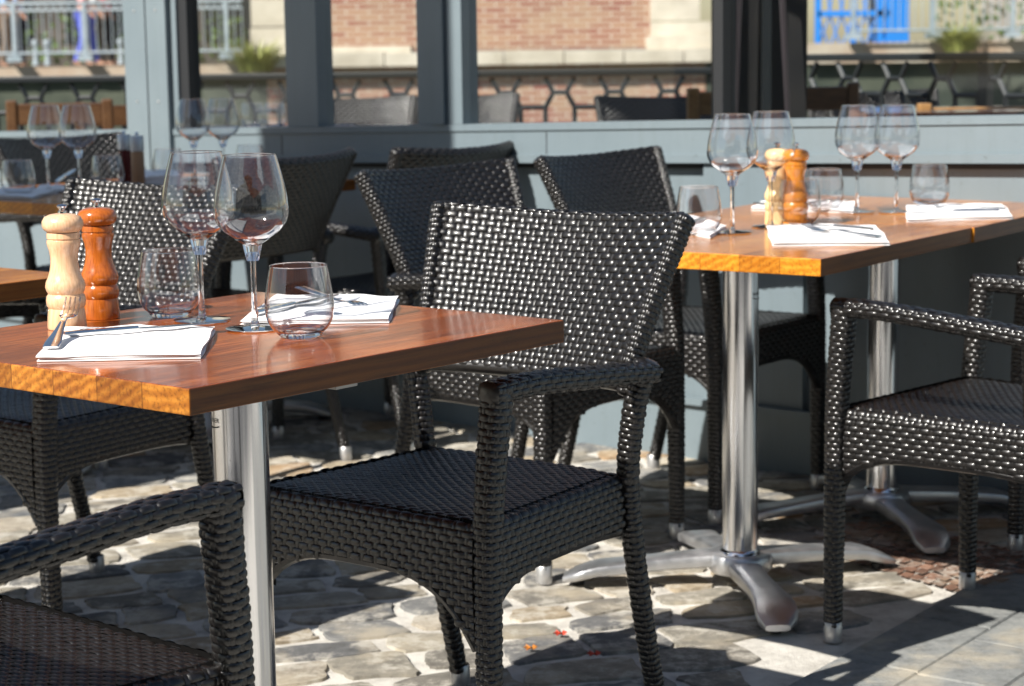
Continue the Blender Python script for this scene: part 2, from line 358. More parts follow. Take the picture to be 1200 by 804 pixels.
bb_ = empty('brick_building', (0, QY+.5, 0), 0, 'old red brick building with pale stone corner blocks across the harbour', 'building')
obj('wall', slab(at(335, 30).x, xr, 0, 7, zc, 9), BRICK, bb_)
qs = []
for side_px, s_ in ((290, 1), (763, 1)):
    x0 = at(side_px, 30).x
    z = zc-.05
    for k in range(18):
        wv_ = .72 if k % 2 else .98
        qs.append(slab(x0+.02*rng.rand(), x0+(wv_ if side_px == 290 else wv_+.15), -.14-.05*rng.rand(), .3, z+.012, z+.49)); z += .5
obj('quoins', join(*qs[:18]), LIME, bb_); obj('quoins', join(*qs[18:]), LIME, bb_)
obj('plinth', slab(xl-.6, at(480, 30).x, -.30, .1, zc-.05, zc+.10), LIME, bb_); obj('plinth', slab(at(800, 30).x-.6, at(838, 50).x+.3, -.4, .2, zc-.35, zc+.2), LIME, bb_)
obj('cornice', slab(at(325, 30).x, xr, -.22, .1, 5.2, 5.5), LIME, bb_)
for k in range(3):
    xw = at(400, 0).x+.4+k*2.2
    wn_ = obj('window', slab(xw, xw+.9, -.04, .05, 2.6, 4.3), GRAPH, bb_); obj('sill', slab(xw-.1, xw+1., -.2, -.05, 2.45, 2.59), LIME, wn_)

# far footbridge railings and posts
def railing(name, x0, x1, Y, zb_, zt, label, m, post=1.35, bars=.13, lattice=False):
    t = empty(name, (x0, Y, zb_), 0, label, 'railing'); L = x1-x0; H = zt-zb_
    obj('top_rail', join(tube([(0, 0, H), (L, 0, H)], .028), tube([(0, 0, H-.12), (L, 0, H-.12)], .018)), m, t)
    obj('bottom_rail', tube([(0, 0, .12), (L, 0, .12)], .022), m, t)
    bs = []; x = bars
    while x < L:
        bs.append(tube([(x, 0, .12), (x, 0, H-.12)], .009, 6)); x += bars
    x = 0
    while x < L-.13:
        bs.append(tube([(x, .0, H-.12), (x+.13, 0, H)], .008, 5)); bs.append(tube([(x+.13, .0, H-.12), (x, 0, H)], .008, 5)); x += .13
    obj('bars', join(*bs), m, t)
    x = 0
    while x < L:
        obj('post', join(box(x-.035, x+.035, -.035, .035, 0, H+.03), box(x-.12, x+.12, -.1, .1, -.02, .08)), m, t); x += post
    return t
dz = at(100, 70).z
railing('footbridge_railing', at(-60, 50).x, at(288, 50).x, 34.7, dz, at(100, 4).z, 'pale grey iron railing on the far quay with people walking behind it', RAILG, 1.2)
railing('footbridge_railing', at(995, 50).x, at(1260, 50).x, 34.6, at(1000, 45).z, at(1000, -12).z, 'pale grey iron railing behind the grass tuft at upper right', RAILG, 1.35)
BLUE = mat('bright_blue_paint', (.02, .20, .62), .4)
t = empty('blue_footbridge', (at(975, 30).x, 36.6, .86), 0, 'bright blue painted iron lattice gate across the harbour', 'gate')
W_ = at(1062, 30).x-at(975, 30).x
obj('frame', join(*[box(x-.05, x+.05, -.05, .05, 0, 2.6) for x in (0, W_*.5, W_, W_-.16)], box(0, W_, -.05, .05, .1, .2), box(0, W_, -.05, .05, .72, .82), box(0, W_, -.05, .05, 2.5, 2.6)), BLUE, t)
lat = []
for k in range(6):
    lat.append(tube([(k*W_/6, 0, .15), ((k+1)*W_/6, 0, .75)], .017, 6)); lat.append(tube([((k+1)*W_/6, 0, .15), (k*W_/6, 0, .75)], .017, 6))
    lat.append(tube([(k*W_/6, 0, .8), ((k+1)*W_/6, 0, 2.5)], .017, 6)); lat.append(tube([((k+1)*W_/6, 0, .8), (k*W_/6, 0, 2.5)], .017, 6))
obj('lattice', join(*lat), BLUE, t)
t = empty('blue_hoarding', (at(1085, 30).x, 39, .86), 0, 'blue boarded kiosk behind the pale posts at top right', 'kiosk')
obj('wall', box(0, .5, 0, 1.5, 0, 2.6), BLUE, t); obj('roof', box(-.1, .6, -.15, 1.6, 2.602, 2.75), LIME, t)
t = empty('quay_house', (-26, 46, .86), 0, 'dark fronted houses standing behind the far railing at upper left', 'building')
DARKW = noisy('dark_shopfront', (.03, .028, .025), (.09, .075, .06), .8, .7, .1)
obj('wall', box(0, 22, 0, 6, 0, 9), DARKW, t)
for k in range(7): obj('shopfront', box(.6+k*3.1, 2.9+k*3.1, -.06, .04, .5, 2.6), GRAPH, t)
t = empty('harbour_house', (12.5, 48, .86), 0, 'pale rendered house behind the blue lattice gate', 'building')
obj('wall', box(0, 22, 0, 6, 0, 9), noisy('pale_render', (.22, .2, .18), (.4, .37, .32), .8, .8, .1), t)
for k in range(6): obj('window', box(.8+k*3.4, 2.2+k*3.4, -.06, .04, .8, 2.9), GRAPH, t)

# foliage
LEAF = noisy('yellow_green_leaf', (.13, .17, .03), (.36, .36, .10), 3, .6, 0)
LEAFD = noisy('hedge_leaf', (.03, .06, .015), (.10, .16, .03), 3, .6, 0)
def tuft(x, y, z, h, n, name, label, m=LEAF, spread=1.):
    t = empty(name, (x, y, z), 0, label, 'plant'); V = []; Fc = []
    for i in range(n):
        a = rng.rand()*6.28; r_ = rng.rand()*.18*spread; L = h*(.5+.6*rng.rand()); le = (.25+.75*rng.rand())*spread; b = Vector((r_*math.cos(a), r_*math.sin(a), 0)); d = Vector((math.cos(a), math.sin(a), 0)); s_ = Vector((-d.y, d.x, 0))*.018
        n0 = len(V)
        for k in range(5):
            tt = k/4; p = b+d*(L*le*tt**1.6)+Vector((0, 0, L*(tt-.35*le*tt**2.2))); w_ = (1-tt)**.7
            V += [tuple(p-s_*w_), tuple(p+s_*w_)]
        for k in range(4): Fc.append((n0+2*k, n0+2*k+1, n0+2*k+3, n0+2*k+2))
    obj('leaves', (V, Fc), m, t); return t
p = at(300, 84, 34.5); tuft(p.x, 34.5, p.z, .75, 240, 'grass_clump', 'yellow green grass clump on the quay ledge beside the stone pillar', LEAF, 1.6)
p = at(1125, 64, 34.2); tuft(p.x, 34.2, p.z+.05, .62, 320, 'grass_clump', 'yellow green grass tuft overhanging the ledge at upper right', LEAF, 1.5)
def hedge(x0, x1, y, z0, z1, label):
    t = empty('hedge', (x0, y, z0), 0, label, 'hedge'); n = int((x1-x0)*(z1-z0)*120); V = []; Fc = []
    for i in range(n):
        c_ = np.array((rng.rand()*(x1-x0), rng.randn()*.2, rng.rand()*(z1-z0)*(1+.2*math.sin(i)))); a = rng.randn(3); a /= np.linalg.norm(a); b = np.cross(a, rng.randn(3)); b /= np.linalg.norm(b); s_ = .06
        n0 = len(V); V += [tuple(c_+s_*a), tuple(c_+s_*b), tuple(c_-s_*a), tuple(c_-s_*b)]; Fc.append((n0, n0+1, n0+2, n0+3))
    obj('leaves', (V, Fc), LEAFD, t); return t
hedge(at(20, 40).x*1.1, at(290, 40).x*1.1, 38.5, .86, 1.75, 'low green hedge behind the people on the far quay')
hedge(at(1090, 40).x*1.1, at(1260, 40).x*1.1, 38.0, .86, 2.3, 'green shrubs behind the railing at top right')
for k, (px, lab) in enumerate(((42, 'short pale iron bollard leftmost on the far quay'), (56, 'short pale iron bollard second from the left on the far quay'), (142, 'short pale iron bollard just right of the walking people'), (226, 'short pale iron bollard seen through the leftmost window'))):
    p = at(px, 68, 36.2); t = empty('bollard', (p.x, 36.2, .86), 0, lab, 'bollard', 'bollards on the far quay')
    obj('shaft', lathe([(0, 0), (.07, 0), (.06, .1), (.045, .15), (.04, .38), (.0, .385)], 14), RAILG, t, True); obj('knob', lathe([(0, .38), (.05, .4), (.065, .45), (.05, .5), (0, .52)], 14), RAILG, t, True)

# people on the far quay
def person(px, Y, label, shirt, trouser, skin=(.45, .25, .17), stride=.18, face=1, hgt=1.7):
    t = empty('person', (at(px, 50, Y).x, Y, .86), 0 if face > 0 else math.pi, label, 'person', 'people walking on the far quay')
    s = hgt/1.7
    J = {'p': (0, 0, .93, .13), 'w': (0, 0, 1.08, .12), 'c': (0.01, 0, 1.28, .15), 'n': (.01, 0, 1.45, .055), 'h': (.03, 0, 1.56, .09), 'ht': (.02, 0, 1.64, .08),
         'hl': (.02, .09, .88, .10), 'kl': (stride*.6, .09, .48, .062), 'al': (stride, .09, .08, .042), 'tl': (stride+.15, .09, .03, .035),
         'hr': (-.02, -.09, .88, .10), 'kr': (-stride*.2, -.09, .48, .062), 'ar': (-stride*1.2, -.09, .10, .042), 'tr': (-stride*1.2+.13, -.09, .03, .035),
         'sl': (0, .19, 1.38, .06), 'el': (-.10, .23, 1.10, .042), 'wl': (.02, .24, .87, .03), 'dl': (.06, .24, .79, .028),
         'sr': (0, -.19, 1.38, .06), 'er': (.0, -.23, 1.10, .042), 'wr': (.17, -.22, .93, .03), 'dr': (.22, -.22, .87, .028)}
    Ed = [('p', 'w'), ('w', 'c'), ('c', 'n'), ('n', 'h'), ('h', 'ht'), ('p', 'hl'), ('hl', 'kl'), ('kl', 'al'), ('al', 'tl'), ('p', 'hr'), ('hr', 'kr'), ('kr', 'ar'), ('ar', 'tr'), ('c', 'sl'), ('sl', 'el'), ('el', 'wl'), ('wl', 'dl'), ('c', 'sr'), ('sr', 'er'), ('er', 'wr'), ('wr', 'dr')]
    def skin_obj(name, keys, m, grow):
        ks = [k for k in J if k in keys]; me = bpy.data.meshes.new(name)
        me.from_pydata([tuple(s*c for c in J[k][:3]) for k in ks], [(ks.index(a), ks.index(b)) for a, b in Ed if a in ks and b in ks], [])
        o = bpy.data.objects.new(name, me); COL.objects.link(o); o.parent = t; me.materials.append(m)
        o.modifiers.new('skin', 'SKIN'); o.modifiers.new('sub', 'SUBSURF').render_levels = 1
        for i, k in enumerate(ks):
            r_ = J[k][3]*s*grow; me.skin_vertices[0].data[i].radius = (r_, r_)
        me.skin_vertices[0].data[ks.index('p') if 'p' in ks else 0].use_root = True
        return o
    skin_obj('body', set(J), mat('skin', skin, .6), 1.)
    skin_obj('trousers', {'p', 'hl', 'kl', 'al', 'hr', 'kr', 'ar'}, mat('trouser_cloth', trouser, .9), 1.13)
    skin_obj('shirt', {'p', 'w', 'c', 'sl', 'sr', 'el', 'er'}, mat('shirt_cloth', shirt, .9), 1.18)
    hv, hf = lathe([(0, 1.70*s), (.06*s, 1.69*s), (.10*s, 1.62*s), (.105*s, 1.56*s), (.08*s, 1.52*s)], 14)
    obj('hair', xf((hv, hf), (-.015, 0, .01)), mat('hair', (.05, .03, .02), .7), t, True)
    return t
person(10, 36.4, 'person in a light blue shirt and brown trousers behind the far railing', (.30, .42, .65), (.16, .12, .09), stride=.1)
person(22, 37.2, 'person in a pale blue shirt with dark trousers near the left edge', (.45, .55, .8), (.03, .03, .05), stride=.05)
person(101, 36.2, 'person in bright blue trousers and pink top walking on the far quay', (.7, .35, .33), (.10, .13, .50), stride=.16)
person(113, 37.4, 'person in grey trousers and white top walking behind the blue trousers', (.7, .7, .7), (.16, .145, .13), stride=.14)
person(124, 38.0, 'person with a red top and dark trousers on the far quay', (.6, .05, .05), (.04, .04, .05), stride=.1)

# hexagon railing of the lower terrace
def hex_rail(A, B, zt, label, pitch=.232, m=GRAPH):
    A = Vector(A); B = Vector(B); L = (B-A).length; t = empty('hexagon_railing', (A.x, A.y, 0), math.atan2(B.y-A.y, B.x-A.x), label, 'railing')
    obj('top_rail', box(0, L, -.025, .025, zt-.014, zt+.014, .006), m, t)
    obj('bottom_rail', box(0, L, -.015, .015, .08, .11), m, t)
    seg = []; s = pitch; h = .125; r_ = .0110; x = 0; top = zt-.02
    def ln(a, b): seg.append(tube([(a[0], 0, a[1]), (b[0], 0, b[1])], r_, 5))
    while x < L:
        zt_ = top; c1 = x+s*.27; c2 = x+s*.73
        ln((c1, zt_), (x+.028, zt_-h/2)); ln((c2, zt_), (x+s-.028, zt_-h/2)); ln((x+.028, zt_-h/2), (c1, zt_-h)); ln((x+s-.028, zt_-h/2), (c2, zt_-h)); ln((c1, zt_-h), (c2, zt_-h))
        ln((x+s-.028, zt_-h/2), (x+s+.028, zt_-h/2)); ln((c1, zt_-h), (c1, .10)); ln((c2, zt_-h), (c2, .10))
        x += s
    obj('hexagon_mesh', join(*seg), m, t)
    x = .9
    while x < L: obj('post', box(x-.02, x+.02, -.02, .02, 0, zt-.02), m, t); x += 1.5
    return t
zr = AT(440, 88, 8.8).z
hex_rail(AT(-80, 96, 9.0), AT(850, 82, 8.6), zr, 'dark iron railing of open hexagons running behind the windows')
hex_rail(AT(944, 74, 8.3), AT(1300, 57, 7.2), AT(1050, 67, 7.9).z, 'dark iron hexagon railing turning towards us behind the right window')

# ------------------------------------------------------------------ glazed screen
W0 = Vector((.199, 5.619, 0)); du = Vector((.7587, -.6514, 0)); wn = Vector((-.6514, -.7587, 0)); WA = math.atan2(du.y, du.x)
def UZ(px, py):
    d = ray(px, py); o = Vector((0, 0, EYE)); k = (W0-o).dot(wn)/d.dot(wn); p = o+d*k; return (p-W0).dot(du), p.z
ua, za = UZ(215, 151); ub, zb2 = UZ(1200, 135); sl = (zb2-za)/(ub-ua)
uc, zc2 = UZ(400, 190.5); ud, zd2 = UZ(1200, 191.5); sl2 = (zd2-zc2)/(ud-uc)
def zs(u): return za+sl*(u-ua)            # top of sill
def zl(u): return zc2+sl2*(u-uc)          # under the sill board
scr = empty('glazed_screen', W0, WA, 'grey blue painted timber windbreak with windows above solid panels', 'windbreak')
# screen frame: local x along du, local -y towards us
def sbox(u0, u1, y0, y1, zf0, zf1, b=.003):
    g0 = (lambda u: zf0) if not callable(zf0) else zf0; g1 = (lambda u: zf1) if not callable(zf1) else zf1
    n = max(1, int((u1-u0)/.5)); v = []; f = []
    v, f = box(u0, u1, y0, y1, 0, 1, 0)
    v = [(a, b_, g0(a) if c < .5 else g1(a)) for a, b_, c in v]
    return v, f
UL = -4.2; UR = 4.5
obj('lower_panel', sbox(UL, UR, .03, .05, -.05, lambda u: zl(u)-.002), PAINT, scr)
obj('sill_board', sbox(UL, UR, .0, .06, lambda u: zl(u)+.012, lambda u: zs(u)-.0205), PAINT, scr)
obj('sill_nosing', sbox(UL, UR, -.005, .07, lambda u: zs(u)-.02, zs), PAINT, scr)
obj('moulding', sbox(UL, UR, -.008, .04, lambda u: zl(u)+.0, lambda u: zl(u)+.022), PAINT, scr)
st = [UZ(823, 300)[0], UZ(940, 300)[0]]
obj('shadow_gap_strip', join(sbox(UL, UZ(817, 190)[0], .018, .03, lambda u: zl(u)-.015, lambda u: zl(u)-.004), sbox(st[1], UR, .018, .03, lambda u: zl(u)-.015, lambda u: zl(u)-.004)), PAINTD, scr)  # black strip painted in for the shadow gap above the panels
obj('panel_stile', sbox(st[0], st[1], .005, .03, 0, lambda u: zl(u)-.002), PAINT, scr)
obj('panel_stile', sbox(UZ(470, 300)[0], UZ(540, 300)[0], .005, .03, 0, lambda u: zl(u)-.002), PAINT, scr)
obj('plinth', sbox(UL, UR, -.003, .029, -.05, .15), PAINT, scr); obj('plinth_moulding', sbox(UL, UR, -.02, .002, .152, .17), PAINT, scr)
def U(px): return UZ(px, 80)[0]
def post(p0, p1, y0=-.01, y1=.07, m=PAINT, name='post', z0=None):
    return obj(name, sbox(U(p0), U(p1), y0, y1, (lambda u: zs(u)+.001) if z0 is None else z0, 2.5), m, scr)
post(152, 177, -.02, .07, z0=0.); post(178.5, 201, -.02, .07, z0=0.); post(202.5, 208, .0, .07, name='bead'); post(208, 218, .01, .06, PAINTD, 'gasket')
post(335, 371, .0, .07, name='mullion'); 
post(489, 507, .0, .07, name='mullion'); post(508.5, 522, -.012, .07, name='post'); post(523.5, 541, .0, .07, name='bead')
post(836, 847, .0, .06, PAINTD, 'mullion')
obj('head_rail', sbox(U(152), UR, .0, .07, 2.5, 2.62), PAINT, scr)
for a, b in ((218, 335), (371, 489), (541, 836), (847, 1330)):
    obj('pane', sbox(U(a), U(b), .038, .042, lambda u: zs(u)+.002, 2.498), PANE, scr)

for px in (165, 190):
    for z_ in (.55, .95, 1.25, 1.6): obj('screw_head', xf(lathe([(0, .0), (.005, .0), (.0045, .0012), (0, .0014)], 12), (UZ(px, 80)[0], -.0205, z_), 0, R(90)), ALU, scr, True)
for px in (330, 640, 985): obj('board_joint', sbox(UZ(px, 165)[0], UZ(px, 165)[0]+.003, -.0008, .002, lambda u: zl(u)+.024, lambda u: zs(u)-.024), PAINTD, scr)
# added unseen pier, placed to throw a band of shadow across the screen
t = empty('shade_pier', (-2.54, 4.18, 0), R(44), 'added unseen square pier that shades the screen from the left', 'pier')
obj('shaft', box(-.41, .41, -.41, .41, 0, 5.0, .02), LIME, t); obj('capital', box(-.46, .46, -.46, .46, 5.002, 5.2, .02), LIME, t)
struct('terrace_deck', box(-3.4, 4.2, 7.02, 9.5, -.003, .07), noisy('deck_boards', (.12, .1, .08), (.2, .17, .14), 3, .7, .2))
# panel coloured black in place of the dark opening behind the right window
t = empty('dark_doorway', (0, 0, 0), 0, 'black panel in place of a dark opening, with black curtains, seen through the right window', 'shopfront')
p0 = AT(838, 60, 6.8); p1 = AT(946, 60, 6.8)
BLK = noisy('black_opening_panel', (.006, .006, .007), (.018, .016, .015), 4, .5, .1)
CURT = noisy('grey_curtain', (.05, .05, .052), (.12, .095, .11), 2, .8, .2, stretch=(12, 1, 1))
obj('frame', join(box(p0.x, p0.x+.05, 6.74, 6.78, 0, 3.2), box(p0.x+.15, p0.x+.18, 6.74, 6.78, 0, 3.2)), GRAPH, t)
obj('wall', box(p0.x+.002, p1.x, 6.80, 6.95, 0, 3.2), BLK, t)
for k, (a, b) in enumerate(((863, 880), (898, 912))):
    xa = AT(a, 60, 6.7).x; xb = AT(b, 60, 6.7).x; V = []; Fc = []
    for i in range(14):
        for j in range(9):
            tt = i/13; s_ = j/8; wd_ = (xb-xa)*(1-.65*math.sin(s_*2.2)); V.append((xa+(.1*s_ if k else -.02*s_)+wd_*tt, 6.70+.012*math.sin(tt*18), 1.9-1.6*s_))
    Fc = [(i*9+j, (i+1)*9+j, (i+1)*9+j+1, i*9+j+1) for i in range(13) for j in range(8)]
    obj('curtain', (V, Fc), CURT, t, True)

# ------------------------------------------------------------------ woven chair
class Weave:
    def __init__(s): s.V = []; s.F = []; s.n = 0; s.mi = []
    def add(s, v, f, mi):
        s.V.append(np.asarray(v)); s.F += [tuple(int(i)+s.n for i in q) for q in f]; s.n += len(v); s.mi += [mi]*len(f)
    def patch(s, S, Lu, Lv, pu=.026, pv=.0100, closed_u=False, closed_v=False, keep=None, A=.0019, base=True, flip=False, baseS=None):
        """S(u,v) with u,v in 0..1 ; bumps run along u; rows stacked along v"""
        nb = max(2, int(round(Lu/pu))); nr = max(1, int(round(Lv/pv)))
        if closed_v and nr % 2: nr += 1
        ss = np.array([-1, -.86, -.66, -.3, .3, .66, .86, 1]); tt = np.array([-1, -.78, -.35, .35, .78, 1])
        SS, TT = np.meshgrid(ss, tt, indexing='ij')
        H = A*(1-1.7*np.abs(SS)**3.8)-.0015*np.abs(TT)**2.5
        ws = np.array([-1, -.4, .4, 1]); WS, WT = np.meshgrid(ws, ws, indexing='ij'); HW = -.0001-.0008*np.abs(WS)**3-.0011*np.abs(WT)**2.5; wu, wv_, wh = [], [], []
        us, vs, hs = [], [], []
        for r_ in range(nr):
            off = .5*(r_ % 2)
            ks = np.arange(nb if (closed_u or off == 0) else nb+1)
            for k in ks:
                uc = (k+.5-(off if not closed_u else -off))/nb; vc = (r_+.5)/nr
                if keep is not None and not keep(min(max(uc, 0), 1), vc): continue
                j = 1+.10*(rng.rand()-.5); hu = .5*1.0/nb; U_ = uc+SS*hu*.86+(rng.rand()-.5)*.03/nb
                if not closed_u: U_ = np.clip(U_, 0, 1)
                V_ = vc+TT*(.475/nr)*j+(rng.rand()-.5)*.08/nr
                if not closed_v: V_ = np.clip(V_, 0, 1)
                e_ = uc+.5/nb
                if closed_u or 0 < e_ < .999: wu.append((e_+WS*.15/nb).ravel()); wv_.append((vc+WT*.62/nr).ravel()); wh.append(HW.ravel())
                us.append(U_.ravel()); vs.append(V_.ravel()); hs.append((H+.0005*(rng.rand()-.5)*2+.0004*(rng.rand()-.5)*TT).ravel())
        if us:
            Uf = np.concatenate(us); Vf = np.concatenate(vs); Hf = np.concatenate(hs)
            P = S(Uf, Vf); e = 1e-3; Nn = np.cross(S(Uf+e, Vf)-S(Uf-e, Vf), S(Uf, Vf+e)-S(Uf, Vf-e))
            Nn /= np.maximum(np.linalg.norm(Nn, axis=1), 1e-12)[:, None]
            if flip: Nn = -Nn
            P = P+Nn*Hf[:, None]; m = len(us); fl = []
            for c_ in range(m):
                b = c_*48
                for i in range(7):
                    for j in range(5):
                        a0 = b+i*6+j; q4 = (a0, a0+6, a0+7, a0+1); fl.append(q4[::-1] if flip else q4)
            s.add(P, fl, 0)
        if wu:
            Uf = np.concatenate(wu); Vf = np.concatenate(wv_); Vf = Vf if closed_v else np.clip(Vf, 0, 1); Hf = np.concatenate(wh)
            P = S(Uf, Vf); e = 1e-3; Nn = np.cross(S(Uf+e, Vf)-S(Uf-e, Vf), S(Uf, Vf+e)-S(Uf, Vf-e))
            Nn /= np.maximum(np.linalg.norm(Nn, axis=1), 1e-12)[:, None]
            if flip: Nn = -Nn
            P = P+Nn*Hf[:, None]; fl = []
            for c_ in range(len(wu)):
                for i in range(3):
                    for j in range(3):
                        a0 = c_*16+i*4+j; q4 = (a0, a0+4, a0+5, a0+1); fl.append(q4[::-1] if flip else q4)
            s.add(P, fl, 0)
        if base:
            gu = max(3, nb) if not closed_u else 12; gv = max(2, nr//2)
            gv = max(gv, 2); U_, V_ = np.meshgrid(np.linspace(0, 1, gu+1), np.linspace(0, 1, gv+1), indexing='ij'); uf = U_.ravel(); vf = V_.ravel()
            P = S(uf, vf); P0 = baseS(uf, vf) if baseS else P; e = 1e-3; Nn = np.cross(S(uf+e, vf)-S(uf-e, vf), S(uf, vf+e)-S(uf, vf-e)); Nn /= np.maximum(np.linalg.norm(Nn, axis=1), 1e-12)[:, None]
            if flip: Nn = -Nn
            P = P0-Nn*.0014; fl = []
            for i in range(gu):
                for j in range(gv):
                    a0 = i*(gv+1)+j; fl.append((a0, a0+gv+1, a0+gv+2, a0+1))
            s.add(P, fl, 1)
    def build(s, name, parent):
        o = obj(name, (np.vstack(s.V), s.F, s.mi), [WICK, WICK_IN], parent, True); return o
def interp_path(pts, n=60):
    P = smooth_path(pts, n)
    def f(t):
        x = np.clip(t, 0, 1)*(n-1); i = np.minimum(x.astype(int), n-2); k = (x-i)[:, None]; return P[i]*(1-k)+P[i+1]*k
    L = np.linalg.norm(np.diff(P, axis=0), axis=1).sum(); return f, L
def tube_S(pts, rx, ry, ex=2.6, refv=(1, 0, 0), along=False, twist=0.):
    """path tube with superellipse section; u round, v along (or swapped)"""
    f, L = interp_path(pts); rx = np.array(rx, float)*np.ones(2) if not callable(rx) else rx; ry = np.array(ry, float)*np.ones(2)
    ref = np.array(refv, float)
    def S(u, v):
        if along: u, v = v, u
        C_ = f(v); T = f(np.clip(v+.01, 0, 1))-f(np.clip(v-.01, 0, 1)); T /= np.linalg.norm(T, axis=1)[:, None]
        a = ref[None, :]-T*(T@ref)[:, None]; a /= np.linalg.norm(a, axis=1)[:, None]; b = np.cross(T, a)
        th_ = u*2*np.pi+twist; c, s_ = np.cos(th_), np.sin(th_); k = (np.abs(c)**ex+np.abs(s_)**ex)**(-1/ex)
        vv = np.clip(v, 0, 1); RX = rx[0]+(rx[-1]-rx[0])*vv; RY = ry[0]+(ry[-1]-ry[0])*vv
        P = C_+a*(RX*k*c)[:, None]+b*(RY*k*s_)[:, None]
        over = (v-vv)[:, None]*T*L
        return P+over
    return S, L
def weave_tube(pts, rx, ry, ex=2.6, refv=(1, 0, 0), along=False, pu=.0255, pv=.0100, A=.0015, W=None, caps=True):
    W = W or Weave(); S, L = tube_S(pts, rx, ry, ex, refv, along)
    circ = 2*math.pi*(np.mean(rx)+np.mean(ry))/2*1.06
    if along: W.patch(S, L, circ, pu, pv, closed_v=True, A=A, flip=True)
    else: W.patch(S, circ, L, pu, pv, closed_u=True, A=A, flip=False)
    if caps:
        for v_, fl in ((0., -1), (1., 1)):
            u = np.linspace(0, 1, 17)[:-1]; vv = np.full(16, v_); P = S(vv, u) if along else S(u, vv); c = P.mean(0)
            T = (S(np.array([.5]), np.array([0.])) if False else None)
            f_, _ = interp_path(pts); Td = f_(np.array([v_]))-f_(np.array([1-v_])); Td = Td[0]/np.linalg.norm(Td[0])
            V_ = []
            for k_, (sc_, h_) in enumerate(((1., 0.), (.8, .003), (.4, .005))): V_ += [c+(p-c)*sc_+Td*h_ for p in P]
            V_.append(c+Td*.0055); fl_ = []
            for r_ in range(2):
                for i in range(16): fl_.append((r_*16+i, r_*16+(i+1) % 16, (r_+1)*16+(i+1) % 16, (r_+1)*16+i))
            for i in range(16): fl_.append((32+i, 32+(i+1) % 16, 48))
            W.add(np.array(V_), fl_, 0)
    return W

